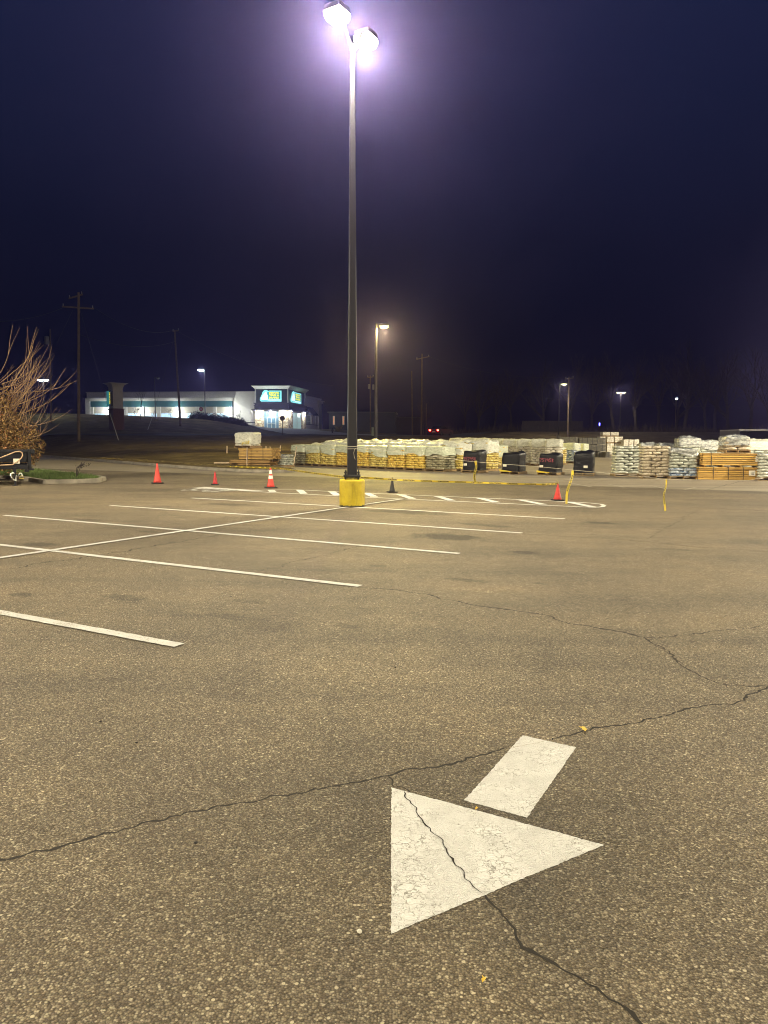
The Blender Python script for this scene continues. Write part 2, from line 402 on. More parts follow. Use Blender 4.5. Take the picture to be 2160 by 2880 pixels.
# ------------------------------------------------------------------ world: night sky
w = bpy.data.worlds.new('World'); sc.world = w; w.use_nodes = True
nt = w.node_tree; nt.nodes.clear()
wo = N(nt, 'ShaderNodeOutputWorld'); bg = N(nt, 'ShaderNodeBackground'); nt.links.new(bg.outputs[0], wo.inputs[0])
sky = N(nt, 'ShaderNodeTexSky'); sky.sky_type = 'NISHITA'; sky.sun_disc = False
sky.sun_elevation = R(-4); sky.sun_rotation = R(200)
tc = N(nt, 'ShaderNodeTexCoord'); sx = N(nt, 'ShaderNodeSeparateXYZ'); nt.links.new(tc.outputs['Generated'], sx.inputs[0])
nz = noise_n(nt, tc.outputs['Generated'], 1.6, 3, .5)
tt = math_n(nt, 'ADD', sx.outputs[2], math_n(nt, 'MULTIPLY', math_n(nt, 'SUBTRACT', nz.outputs[0], .5), .12))
SKYR = ramp(nt, tt, [(0, (.0002,.0006,.0032)), (.10, (.0005,.0014,.0065)), (.25, (.0018,.0038,.0155)), (.45, (.0065,.0105,.038)), (.8, (.020,.027,.075))])
bl = mixc(nt, .04, SKYR.outputs[0], sky.outputs[0])
nt.links.new(bl, bg.inputs[0]); bg.inputs[1].default_value = 1.0

fill_sun = bpy.data.objects.new('moonlight', bpy.data.lights.new('moonlight', 'SUN')); COL.objects.link(fill_sun)
fill_sun.data.energy = .006; fill_sun.data.angle = R(10); fill_sun.data.color = (.75,.82,1); fill_sun.rotation_euler = (R(50), 0, R(200))  # weak cool sun lamp added as fill; there is no moon behind it

# ------------------------------------------------------------------ lamp photometry
ies_txt = bpy.data.texts.new('area_light_distribution')
angs = [0, 15, 30, 45, 55, 62, 70, 78, 85, 90, 100, 120, 150, 180]
cds = [1250, 1300, 1450, 1750, 2100, 2350, 2500, 1000, 450, 320, 280, 260, 230, 200]
ies_txt.write('IESNA:LM-63-1995\nTILT=NONE\n1 1000 1 %d 1 1 2 0 0 0\n1 1 100\n%s\n0\n%s\n' % (len(angs), ' '.join(map(str, angs)), ' '.join(map(str, cds))))
def lamp(loc, energy, col, rad=.12, ies=True, parent=None, spot=None, rot=None):
    L_ = bpy.data.lights.new('lamp_light', 'SPOT' if spot else 'POINT'); L_.energy = energy; L_.color = col; L_.shadow_soft_size = rad
    if spot: L_.spot_size = spot; L_.spot_blend = .6
    if ies:
        L_.use_nodes = True; n = L_.node_tree
        e = [q for q in n.nodes if q.type == 'EMISSION'][0]
        t = n.nodes.new('ShaderNodeTexIES'); t.mode = 'INTERNAL'; t.ies = ies_txt; t.inputs['Strength'].default_value = 1.0
        n.links.new(t.outputs[0], e.inputs['Strength'])
    o = bpy.data.objects.new('lamp_light', L_); COL.objects.link(o); o.location = loc
    if rot: o.rotation_euler = rot
    if parent: o.parent = parent
    return o
WARM = (1, .88, .62); WHITE = (.93, 1, .97)
LAMP = 0.0315            # overall scale of the lot lamps

# ------------------------------------------------------------------ terrain
def interp(t, xs, ys):
    if t <= xs[0]: return ys[0]
    for i in range(1, len(xs)):
        if t <= xs[i]:
            q = (t-xs[i-1])/(xs[i]-xs[i-1]); return ys[i-1] + (ys[i]-ys[i-1])*q
    return ys[-1]
def sstep(a, b, t):
    t = max(0, min(1, (t-a)/(b-a))); return t*t*(3-2*t)
KB = [(-150,224), (-90,145), (-60,105.5), (-33.8,70.8), (-22,55.2), (-14,44.7), (-9.7,39.3), (-7.6,37.0), (-6.2,36.0), (-5.0,36.0), (-4.5,37.0),
      (-5.6,40.5), (-7.4,44.5), (-5.5,49.5), (-1.5,55), (3,63), (9,75), (18,88), (32,98), (60,104), (110,108), (250,110)]
KBv = [Vector((x, y, 0)) for x, y in KB]
POLY = KB + [(420,110), (420,520), (-420,520), (-420,300)]
def inside(x, y):
    c = False; n = len(POLY); j = n-1
    for i in range(n):
        xi, yi = POLY[i]; xj, yj = POLY[j]
        if (yi > y) != (yj > y) and x < (xj-xi)*(y-yi)/(yj-yi)+xi: c = not c
        j = i
    return c
def bdist(x, y):
    p = Vector((x, y, 0)); best = 1e9
    for i in range(len(KBv)-1):
        a, b = KBv[i], KBv[i+1]; d = b-a; t = max(0, min(1, (p-a).dot(d)/d.length_squared))
        best = min(best, (a+d*t-p).length_squared)
    return math.sqrt(best)
def hgt(x, y):
    c = interp(x, [-60,-50,-40,-30.6,-20.8,-14,0,10], [6.0,5.8,5.45,5.1,3.5,3.3,2.6,2.2])
    pad = interp(x, [-8, 6], [3.45, 2.3])
    zl = interp(y, [36,60,80,90,98,128,137,145], [.15,.6,1.35,1.95,2.1,c,pad,pad])
    zr = interp(y, [60,95,125,160], [.14,.4,3.1,3.6])
    k = sstep(2, 26, x)
    z = zl*(1-k) + zr*k
    d = bdist(x, y)
    z = .14 + (z-.14)*sstep(0, 7, d) if z > .14 else .14
    z += .10*noise.noise(Vector((x*.16, y*.16, 0)))*sstep(1, 8, d)
    return z
def terrain():
    pts, edges = [], []
    ed = []
    for i in range(len(KB)-1):
        a, b = KBv[i], KBv[i+1]; n = max(1, int((b-a).length/1.5)) if b.y < 112 and abs(b.x) < 70 else max(1, int((b-a).length/12))
        for k in range(n): ed.append((a+(b-a)*k/n).to_2d())
    ed += [Vector(p).to_2d() for p in KB[-1:]+[(420,110), (420,520), (-420,520), (-420,300)]]
    pts = ed[:]; edges = [(i, (i+1) % len(ed)) for i in range(len(ed))]
    def add(x0, x1, y0, y1, s, hole=None):
        y = y0
        while y < y1:
            x = x0
            while x < x1:
                if inside(x, y) and not (hole and hole[0] < x < hole[1] and hole[2] < y < hole[3]) and bdist(x, y) > s*.45:
                    pts.append(Vector((x+random.uniform(-.2,.2)*s, y+random.uniform(-.2,.2)*s)))
                x += s
            y += s
    add(-62, 40, 34, 146, 1.9)
    add(-160, 160, 60, 260, 9, (-63, 41, 30, 147))
    add(-400, 400, 110, 510, 40, (-161, 161, 30, 262))
    r = geometry.delaunay_2d_cdt(pts, edges, [], 1, 1e-4)
    bm = B(); vs = [bm.verts.new((p.x, p.y, hgt(p.x, p.y))) for p in r[0]]
    for f in r[2]:
        q = bm.faces.new([vs[i] for i in f]); q.normal_update()
        if q.normal.z < 0: q.normal_flip()
    return bm
struct(obj('grass_verge', terrain(), M['dry_grass'], smooth=True))
bm = B(); flat(bm, [(-420,-200), (420,-200), (420,520), (-420,520)], -.004)
struct(obj('ground', bm, asphalt_mat()))
def drape(bm, path, wid, dz=.03, n=40, cross=4, cl=None):
    """a ribbon laid over the terrain"""
    prev = None; segs = []
    for i in range(len(path)-1):
        a, b = Vector(path[i]), Vector(path[i+1]); k = max(1, int((b-a).length/2))
        segs += [a+(b-a)*j/k for j in range(k)]
    segs.append(Vector(path[-1]))
    for i, p in enumerate(segs):
        d = (segs[min(i+1, len(segs)-1)]-segs[max(i-1, 0)]).normalized(); nn = Vector((-d.y, d.x))
        wv = wid(i/(len(segs)-1)) if callable(wid) else wid
        cur = []
        for j in range(cross+1):
            q = p + nn*(j/cross-.5)*wv
            cur.append(bm.verts.new((q.x, q.y, max(hgt(q.x, q.y), hgt(q.x+.9, q.y), hgt(q.x-.9, q.y), hgt(q.x, q.y+.9), hgt(q.x, q.y-.9))+dz)))
        if prev:
            for j in range(cross):
                f = bm.faces.new((prev[j], prev[j+1], cur[j+1], cur[j])); f.normal_update()
                if f.normal.z < 0: f.normal_flip()
        prev = cur
bm = B(); drape(bm, [(-110,84), (-60,90), (-20,96), (2,108), (12,122), (22,145), (40,185)], 8)
struct(obj('road', bm, M['road'], smooth=True))
bm = B(); drape(bm, [(-60,94.6), (-20,100.6), (-14,102.5)], .25, .1, cross=1)
struct(obj('road_kerb', bm, M['kerb']))
# the pale entry drive that fans down from the shop door to the road
bm = B()
prev = None
for i in range(15):
    t = i/14
    Y = 138.5 - 37*t
    xl = -28.5 + 15.5*t**.8; xr = -15.5 + 16.0*t**1.3
    cur = []
    for j in range(7):
        x = xl + (xr-xl)*j/6
        cur.append(bm.verts.new((x, Y, max(hgt(x, Y), hgt(x+1, Y+1), hgt(x-1, Y-1), hgt(x+1,Y-1), hgt(x-1,Y+1))+.05)))
    if prev:
        for j in range(6): bm.faces.new((prev[j], cur[j], cur[j+1], prev[j+1]))
    prev = cur
struct(obj('entry_drive', bm, M['drive'], smooth=True))

# kerb along the verge
def kerb(bm, path, wid=.16, h=.15, inner=None):
    pts = []
    for i in range(len(path)-1):
        a, b = Vector(path[i]).to_2d(), Vector(path[i+1]).to_2d(); k = max(1, int((b-a).length/1.2))
        pts += [a+(b-a)*j/k for j in range(k)]
    pts.append(Vector(path[-1]).to_2d())
    prev = None
    for i, p in enumerate(pts):
        d = (pts[min(i+1, len(pts)-1)]-pts[max(i-1, 0)]).normalized(); n = Vector((-d.y, d.x))
        prof = [(-wid-.16, .004), (-wid, .012), (-wid+.02, h-.02), (-wid+.04, h), (.02, h), (.06, h-.1)]
        cur = [bm.verts.new((p.x+n.x*o, p.y+n.y*o, z+.004*math.sin(i*1.7))) for o, z in prof]
        if prev:
            for j in range(len(prof)-1):
                f = bm.faces.new((prev[j], cur[j], cur[j+1], prev[j+1]))
        prev = cur
bm = B(); kerb(bm, KB[1:-3])
struct(obj('kerb', bm, M['kerb']))
# straw-strewn strip just inside the kerb
bm = B()
for i in range(1500):
    t = random.random(); a, b = (Vector((-22,55.2)), Vector((-6.2,36.0))) if t < .55 else (Vector((-9.5,39.1)), Vector((-4.7,36.6)))
    p = a + (b-a)*random.random(); n = Vector((.79,.61))
    p = p + n*random.uniform(.25, 1.3)
    if not inside(p.x, p.y): continue
    an = random.uniform(0, PI); l = random.uniform(.05,.16); q = Vector((math.cos(an), math.sin(an)))*l; s = Vector((-q.y, q.x))*.16
    z = hgt(p.x, p.y)+.015; zz = z + random.uniform(0,.05)
    poly(bm, [(p.x-q.x, p.y-q.y, z), (p.x+s.x, p.y+s.y, zz), (p.x+q.x, p.y+q.y, z+.01), (p.x-s.x, p.y-s.y, z+.02)])
struct(obj('straw_litter', bm, M['straw']), 'stuff')

# near grass island on the left
IS = [G(-260,1290), G(60,1322), G(150,1330), G(235,1341), G(285,1347), G(300,1351), G(282,1357), G(205,1360), G(120,1361), G(60,1351), G(-260,1330)]
bm = B(); cx = sum((p.x for p in IS))/len(IS); cy = sum((p.y for p in IS))/len(IS)
nI = len(IS)
outer = [Vector((p.x, p.y)) for p in IS]
def offs(pts, d):
    r = []
    for i, p in enumerate(pts):
        a = pts[i-1]; b = pts[(i+1) % len(pts)]; t = (b-a).normalized(); n = Vector((-t.y, t.x))
        r.append(p + n*d)
    return r
area = sum(outer[i-1].x*outer[i].y-outer[i].x*outer[i-1].y for i in range(nI))
sg = 1 if area > 0 else -1
r0 = [bm.verts.new((p.x, p.y, .0)) for p in outer]
r1 = [bm.verts.new((p.x, p.y, .14)) for p in offs(outer, sg*.02)]
o2 = offs(outer, sg*.17); r2 = [bm.verts.new((p.x, p.y, .15)) for p in o2]
r3 = [bm.verts.new((p.x, p.y, .08)) for p in offs(outer, sg*.19)]
for A_, B_ in ((r0, r1), (r1, r2), (r2, r3)):
    for i in range(nI): bm.faces.new((A_[i-1], A_[i], B_[i], B_[i-1]))
struct(obj('island_kerb', bm, M['kerb']))
bm = B(); flat(bm, [(p.x, p.y) for p in offs(outer, sg*.18)], .13)
struct(obj('island_soil', bm, M['green_grass']))
def pin(pts, x, y):
    c = False; j = len(pts)-1
    for i in range(len(pts)):
        if (pts[i].y > y) != (pts[j].y > y) and x < (pts[j].x-pts[i].x)*(y-pts[i].y)/(pts[j].y-pts[i].y)+pts[i].x: c = not c
        j = i
    return c
gi = offs(outer, sg*.24); bm = B(); n = 0
while n < 9000:
    x = random.uniform(-22, -10.5); y = random.uniform(26, 42)
    if not pin(gi, x, y): continue
    n += 1
    h = random.uniform(.04,.12); an = random.uniform(0, PI); dx, dy = math.cos(an)*.012, math.sin(an)*.012; lx, ly = random.uniform(-.04,.04), random.uniform(-.04,.04)
    poly(bm, [(x-dx, y-dy, .13), (x+dx, y+dy, .13), (x+lx, y+ly, .13+h)])
gm = simple('grass_blades', (.075,.125,.02), .7, .5, 3, col2=(.05,.065,.015))
struct(obj('grass', bm, gm), 'stuff')

# ------------------------------------------------------------------ painted markings
PW = paint_mat(False); PC = paint_mat(True)
ANG = -.504; EX = Vector((math.cos(ANG), math.sin(ANG), 0)); EY = Vector((-math.sin(ANG), math.cos(ANG), 0)); OG = Vector((-6.038, 8.132, 0))
bm = B()
for k in range(-1, 5):
    a = OG + EY*2.743*k - EX*5.12; b = OG + EY*2.743*k + EX*5.09
    strip(bm, a, b, .115, .004)
struct(obj('stall_lines', bm, PW))
bm = B()
ax = G(1131, 1404)
strip(bm, OG - EY*4, ax, .115, .008)
struct(obj('stall_row_line', bm, PW))
# hatched island
bm = B()
near = [G(700,1381.5), G(765,1385.5), G(952.7,1394.9), G(1240,1408.5), G(1677,1427.7)]
far = [G(700,1380.5), G(757,1378.5), G(834,1378), G(952.7,1384), G(1240,1396.4), G(1550,1409.5), G(1660,1415.5), G(1692,1419), G(1699,1422.6), G(1694,1426), G(1677,1427.7)]
def ribbon(bm, pts, w, z, jitter=0):
    prev = None
    for i, p in enumerate(pts):
        d = (pts[min(i+1, len(pts)-1)]-pts[max(i-1, 0)]); d.z = 0; d.normalize(); n = Vector((-d.y, d.x, 0))
        ww = w[i] if isinstance(w, list) else w
        cur = (bm.verts.new((p.x-n.x*ww/2, p.y-n.y*ww/2, z)), bm.verts.new((p.x+n.x*ww/2, p.y+n.y*ww/2, z)))
        if prev:
            f = bm.faces.new((prev[0], cur[0], cur[1], prev[1])); f.normal_update()
            if f.normal.z < 0: f.normal_flip()
        prev = cur
ribbon(bm, near, .11, .004); ribbon(bm, far, .11, .008)
for (x0, y0, x1, y1) in ((762,1379.5,768,1384.5), (841.8,1378.8,855,1389.5), (932,1383,948.8,1394), (1030,1387.6,1052.8,1398), (1125,1391.8,1159.7,1403.6), (1229,1396.5,1271,1408.8), (1347,1401.5,1396.7,1413.8), (1463,1406.8,1529,1420), (1598.7,1413,1668,1427)):
    strip(bm, G(x0, y0), G(x1, y1), .22, .012)
struct(obj('hatched_island_lines', bm, PW))
bm = B(); flat(bm, [G(537,1373), G(574,1369.8), G(736,1380), G(697,1382)], .004)
struct(obj('stop_bar', bm, PW))
bm = B(); add_text(bm, 'STOP', Vector((-6.42, 23.25, .004)), EX*1.62, EY*1.15, .012)
for f in bm.faces:
    f.normal_update()
    if f.normal.z < 0: f.normal_flip()
struct(obj('stop_lettering', bm, PW))
# faint stall marks on the far paving
bm = B()
for pts in ([(1553,1355),(1650,1342)], [(1606,1359),(1665,1370)], [(1712,1362),(1756,1371)], [(1830,1366),(1880,1376),(1925,1377),(1957,1371)], [(1405,1352),(1440,1361)], [(1275,1325),(1300,1333)], [(1500,1356),(1525,1362)]):
    ribbon(bm, [G(*p) for p in pts], .09, .004)
fm = simple('faded_paint', (.46,.41,.32), .8, .3, 3)
struct(obj('faded_lines', bm, fm))
# arrow
bm = B(); flat(bm, rag([G(1100.5,2212.5), G(1699,2374.4), G(1100.3,2623.7)], .011), -.0025); flat(bm, rag([G(1470,2066.8), G(1621,2100.5), G(1482,2298), G(1304.7,2249)], .011), -.0025)
ar = obj('arrow_marking', bm, PC); struct(ar)

# ------------------------------------------------------------------ cracks
def crackline(pts, w0, amp, seed):
    rnd = random.Random(seed); P = [G(x*1.30199, y*1.30199) for x, y in pts]; out = []
    for i in range(len(P)-1):
        L_ = (P[i+1]-P[i]).length; k = max(2, int(L_/max(.022, w0*1.4)))
        d = (P[i+1]-P[i]).normalized(); n = Vector((-d.y, d.x, 0))
        for j in range(k):
            q = P[i] + (P[i+1]-P[i])*j/k
            s = q.length*3
            out.append(q + n*(noise.noise(q*4+Vector((seed,0,0)))*amp*2.6 + noise.noise(q*19+Vector((seed,5,0)))*amp*1.3 + rnd.uniform(-.4,.4)*amp*.45) + d*rnd.uniform(-.3,.3)*w0)
    out.append(P[-1])
    ws = [w0*(.45 + 1.0*abs(noise.noise(Vector((i*.35, seed, 3))))*2 + rnd.uniform(0,.3)) for i in range(len(out))]
    ws[-1] = w0*.1; ws[0] = w0*.3
    return out, ws
def crack(name, lines, z, m, amp):
    bm = B()
    for i, (pts, w0) in enumerate(lines):
        o, ws = crackline(pts, w0, amp, i+hash(name) % 7 if False else i+len(name))
        ribbon(bm, o, ws, -.0035 + (z-.004)*.3)
    struct(obj(name, bm, m))
crack('asphalt_crack', [([(-30,1866),(0,1858),(120,1832),(235,1795),(390,1758),(545,1728),(700,1700),(845,1673),(960,1650),(1040,1628),(1100,1614)], .013),
      ([(1188,1596),(1260,1578),(1380,1555),(1480,1533),(1560,1522),(1612,1510),(1640,1490),(1680,1476)], .014),
      ([(845,1673),(852,1697),(880,1715)], .007)], .004, M['crack'], .018)
crack('branching_crack', [([(1045,1930),(1080,1965),(1110,2005),(1130,2045),(1180,2070),(1260,2105),(1310,2140),(1350,2175),(1395,2230)], .010)], .006, M['crack'], .016)
crack('arrow_crack', [([(876,1708),(900,1745),(918,1775),(945,1808),(985,1868),(1010,1905),(1045,1930)], .0055)], .012, M['crack'], .016)
crack('shaft_crack', [([(1100,1614),(1130,1610),(1160,1606),(1188,1596)], .004)], .010, simple('filled_crack', (.40,.36,.28), .8), .008)
crack('long_crack', [([(777,1269),(830,1272),(920,1283),(960,1293),(1010,1303),(1100,1318),(1180,1328),(1230,1345),(1300,1357),(1390,1375)], .022),
      ([(1390,1375),(1420,1378),(1490,1368),(1560,1362),(1640,1350)], .013), ([(1390,1375),(1430,1402),(1470,1432),(1510,1458),(1560,1475),(1620,1482),(1680,1479)], .014),
      ([(1410,1392),(1450,1414),(1480,1436)], .006), ([(1560,1475),(1600,1500)], .006)], .005, M['seam'], .02)
crack('far_crack', [([(1397,1164),(1430,1145),(1467,1122),(1510,1099)], .014), ([(557,1234),(640,1212),(820,1169)], .014), ([(-10,1233),(175,1204),(260,1192),(440,1160),(480,1154)], .022)], .0045, M['seam'], .05)
crack('paving_seam', [([(1127,1153),(1330,1164),(1500,1180),(1680,1193)], .02), ([(1305,1087),(1480,1095),(1680,1105)], .03), ([(330,1045),(420,1036),(470,1032)], .025), ([(1520,1060),(1590,1042),(1640,1030)], .025), ([(1120,1066),(1240,1050),(1300,1040)], .016)], .0055, M['seam'], .04)

# yellow leaf and scraps
def leaf(x, y, s, label, col):
    bm = B(); g = G(x, y)
    pts = [(-1,0),(-.5,.45),(0,.3),(.35,.75),(.6,.25),(1,.1),(.5,-.35),(0,-.3),(-.6,-.4)]
    vs = [bm.verts.new((px*s, py*s, .008+.012*abs(py))) for px, py in pts]; c = bm.verts.new((0,0,.012))
    for i in range(len(vs)): bm.faces.new((c, vs[i], vs[(i+1) % len(vs)]))
    r = bmesh.ops.extrude_face_region(bm, geom=bm.faces[:])
    for v in r['geom']:
        if isinstance(v, bmesh.types.BMVert): v.co.z += .002
    o = obj('fallen_leaf', bm, col); o.location = g; o.rotation_euler = (0,0,random.uniform(0,3)); return tag(o, label, 'leaf')
ly = simple('yellow_leaf', (.75,.50,.05), .6, .2, 30)
leaf(1642, 2054, .032, 'curled yellow leaf lying on the crack above the arrow', ly)
leaf(1361, 2764, .012, 'tiny yellow leaf fragment near the bottom of the lot', ly)
leaf(1341, 2280, .010, 'yellow leaf scrap between the arrow head and its shaft', ly)
def pebble(x, y, s, label, m):
    bm = B(); bmesh.ops.create_icosphere(bm, subdivisions=2, radius=s)
    for v in bm.verts: v.co = v.co*(1+.35*noise.noise(v.co*60/s*.02)); v.co.z = v.co.z*.5 + s*.4
    o = obj('pebble', bm, m, smooth=True); o.location = G(x, y); return tag(o, label, 'pebble')
pebble(1011, 2622, .009, 'white pebble on the asphalt below the arrow tip', simple('white_stone', (.7,.66,.56), .8))
bs = simple('black_chip', (.02,.018,.016), .9)
for x, y, l in ((384,2090,'black chip of rubber on bare asphalt, left of the arrow'), (551,2372,'black chip just below the long crack on the left'), (1112,1878,'small black chip below the wandering long crack'), (650,1679,'black chip between the second and third stall lines'), (283,2031,'small black chip furthest left on the open asphalt')):
    pebble(x, y, .008, l, bs)

# ------------------------------------------------------------------ lot lamps
glow_warm = glow('lamp_lens_warm', (1,.86,.55), 90)
glow_cool = glow('lamp_lens_cool', (.80,1,.92), 60)
def shoebox(parent, loc, rz, m, wdt=.52, lens_drop=.16, light=None, arm=None):
    """a box luminaire with a sagging lens; the lens is a sub-part"""
    bm = B(); Mx = Matrix.Translation(loc) @ Matrix.Rotation(rz, 4, 'Z')
    box(bm, -wdt/2, wdt/2, -wdt/2, wdt/2, 0, .13, Mx, .03)
    h = obj('lamp_head', bm, M['steel'], parent)
    bm = B()
    for i in range(5):
        pass
    prev = None
    for s, z in ((.485, -.003), (.48, -.07), (.40, -.13), (.22, -.17)):
        cur = [bm.verts.new(Mx @ Vector((a*wdt*s*1.0, b*wdt*s*1.0, z*lens_drop/.16))) for a, b in ((-1,-1),(1,-1),(1,1),(-1,1))]
        if prev:
            for k in range(4): bm.faces.new((prev[k], prev[(k+1)%4], cur[(k+1)%4], cur[k]))
        prev = cur
    bm.faces.new(prev)
    obj('lens', bm, m, h)
    return h
# main pole
mp_ = G(989, 1426); bx = G(988, 1421)
MP = thing('parking_lot_light', 'tall dark light pole with two blazing heads on a yellow concrete base', 'light pole', (mp_.x, mp_.y+.25, 0))
MPx, MPy = MP.location.x, MP.location.y
bm = B(); lathe(bm, [(.305,-.02), (.31,.0), (.305,.05), (.305,.60), (.298,.635), (.28,.65), (.0001,.652)], 48)
ym = newmat('chipped_yellow_paint'); m_, nt, p, out = ym
tc = N(nt, 'ShaderNodeTexCoord'); n1 = noise_n(nt, tc.outputs['Object'], 5, 6, .7); n2 = noise_n(nt, tc.outputs['Object'], 14, 5, .7)
mpn = N(nt, 'ShaderNodeMapping'); mpn.inputs['Scale'].default_value = (5,5,.8); nt.links.new(tc.outputs['Object'], mpn.inputs[0]); n3 = noise_n(nt, mpn.outputs[0], 2, 4, .6)
c = ramp(nt, n1.outputs[0], [(.3, (.42,.30,.006)), (.5, (.56,.42,.008)), (.7, (.62,.48,.02))]).outputs[0]
c = mixc(nt, ramp(nt, n3.outputs[0], [(.58, (0,0,0)), (.75, (.55,.55,.55))]).outputs[0], c, (.22,.16,.02))
sx = N(nt, 'ShaderNodeSeparateXYZ'); nt.links.new(tc.outputs['Object'], sx.inputs[0])
lowd = math_n(nt, 'SUBTRACT', math_n(nt, 'ADD', sx.outputs[2], math_n(nt, 'MULTIPLY', n2.outputs[0], .12)), .085)
c = mixc(nt, ramp(nt, lowd, [(0, (1,1,1)), (.02, (0,0,0))]).outputs[0], c, (.05,.045,.02))
c = mixc(nt, ramp(nt, n2.outputs[0], [(.68, (0,0,0)), (.72, (1,1,1))]).outputs[0], c, (.20,.15,.03))
nt.links.new(c, p.inputs['Base Color']); p.inputs['Roughness'].default_value = .5; bump(nt, p, n2.outputs[0], .3, .01)
obj('concrete_base', bm, m_, MP, smooth=True)
PH = 10.52
bm = B(); box(bm, -.2,.2,-.2,.2,.70,.76, None, .012)
pl = obj('base_plate', bm, M['black'], MP)
for a in (-1,1):
    for b in (-1,1):
        bb = B(); lathe(bb, [(.018,.65),(.018,.80),(.03,.80),(.03,.83),(.012,.83),(.012,.87)], 8, (a*.155,b*.155,0)); obj('anchor_bolt', bb, M['black'], pl)
bm = B(); lathe(bm, [(.19,.652),(.2,.66),(.2,.695),(.18,.699)], 24); obj('grout_pad', bm, simple('flaking_yellow_grout', (.45,.38,.12), .9, .6, 25, col2=(.05,.05,.03)), MP)
bm = B()
def sqtube(bm, w0, w1, z0, z1, bev=.018, seg=1):
    prev = None
    for t in [i/seg for i in range(seg+1)]:
        w = w0+(w1-w0)*t; z = z0+(z1-z0)*t; b = bev
        pr = [(w-b,-w),(w,-w+b),(w,w-b),(w-b,w),(-w+b,w),(-w,w-b),(-w,-w+b),(-w+b,-w)]
        cur = [bm.verts.new((x, y, z)) for x, y in pr]
        if prev:
            for k in range(8): bm.faces.new((prev[k], prev[(k+1)%8], cur[(k+1)%8], cur[k]))
        else: bm.faces.new(cur[::-1])
        prev = cur
    bm.faces.new(prev)
sqtube(bm, .118, .056, .76, PH, seg=12)
# the pole's faces are turned with the stall grid
po = obj('pole', bm, M['steel'], MP); po.rotation_euler = (0,0,.12)
bm = B(); box(bm, .112,.119,-.03,.03,1.0,1.2); hc = obj('hand_hole_cover', bm, M['steel'], MP)
bm = B()
for zz in (1.43, 1.38):
    pts = [(.128*a, .128*b, zz+.004*i) for i, (a, b) in enumerate(((-1,-1),(1,-1),(1,1),(-1,1),(-1,-1)))]
    tube(bm, pts, .006, 5)
tube(bm, [(.10,-.13,1.40),(.06,-.15,1.36),(.045,-.14,1.28),(.055,-.135,1.2),(.08,-.135,1.13)], .005, 5)
wr = obj('rope_wrap', bm, M['twine'], MP)
bm = B(); lathe(bm, [(.07,PH),(.06,PH+.06),(.02,PH+.09)], 12); obj('pole_cap', bm, M['steel'], MP)
h1 = AT(948, 50, MPy-.52); h2 = AT(1029, 122, MPy+.52)
zz = PH-.12
ends = []
for q, sgn in ((h1,-1), (h2,1)):
    lx, ly = (q.x-MPx), sgn*.52
    ends.append((lx, ly))
    bm = B(); tube(bm, [(0,0,zz),(lx*.7, ly*.7, q.z+.14)], .035, 8); obj('arm', bm, M['steel'], MP)
    a = math.atan2(ly, lx)
    shoebox(MP, (lx, ly, q.z+.12), a, glow_warm, .42, .24)
    lamp((lx, ly, q.z-.16), 1800*LAMP, WARM, .16, parent=MP)
# pole lamps further off
def lot_lamp(label, loc, height, heads, m, col, power, group='parking lot lamp posts', thick=.07, ang=0, lit=True, arm=.55, wdt=.5):
    t = thing('lamp_post', label, 'lamp post', loc, ang, group)
    bm = B(); lathe(bm, [(.28,0),(.28,.6),(.0001,.61)], 20); obj('concrete_base', bm, M['concrete'], t)
    bm = B(); tube(bm, [(0,0,.6),(0,0,height)], [thick*1.5, thick*.8], 10); obj('pole', bm, M['steel'], t)
    for hx in heads:
        bm = B(); tube(bm, [(0,0,height-.12),(hx*arm,0,height-.1)], .035, 6); obj('arm', bm, M['steel'], t)
        shoebox(t, (hx*(arm+wdt*.4),0,height-.2), 0, m, wdt)
        if power: lamp((hx*(arm+wdt*.4),0,height-.42), power, col, .15, parent=t)
    return t
def onhill(x, y, z=None): return (x, y, z if z is not None else (hgt(x, y) if inside(x, y) else 0))
p2 = AT(1057, 1100, 60)
lot_lamp('tall lamp post glowing warm yellow, right of the yellow-based pole', (p2.x, 60, 0), 10.75, (1,), glow('lamp_lens_yellow', (1,.80,.34), 2.2), (1,.80,.22), 3400*LAMP, thick=.11, arm=.35, wdt=.7)
p3 = AT(1573, 1130, 112)
lot_lamp('slim lamp post with one head pointing right, behind the dark timber', (p3.x, 112, hgt(p3.x,112)), 10.2-hgt(p3.x,112), (1,), glow('lamp_lens_pale', (1,.92,.55), 1.7), WARM, 550*LAMP, arm=.3, wdt=.8)
p4 = AT(1745, 1150, 140)
lot_lamp('twin headed lamp post standing among the bare trees', (p4.x, 140, hgt(p4.x,140)), 9.8-hgt(p4.x,140)+1.0, (-1,1), glow('lamp_lens_soft', (1,.95,.62), 1.6), WARM, 280*LAMP, arm=.15, wdt=.75)
p5 = AT(577, 1150, 130)
lot_lamp('lamp post with a cool white head above the tyre shop roof', (p5.x, 130, hgt(p5.x,130)), 13.6-hgt(p5.x,130), (-1,), glow_cool, WHITE, 420*LAMP, arm=.3, wdt=.8)
p6 = AT(124, 1150, 120)
lot_lamp('twin headed cool white lamp post behind the bare twigs', (p6.x, 120, hgt(p6.x,120)), 11.0-hgt(p6.x,120), (-1,1), glow_cool, WHITE, 70*LAMP, arm=.25, wdt=.6)
p7 = AT(436, 1120, 118)
lot_lamp('unlit thin lamp post in front of the garage doors', (p7.x, 118, hgt(p7.x,118)), 11.2-hgt(p7.x,118), (1,), M['galv'], WHITE, 0, thick=.05, arm=.4, wdt=.35)
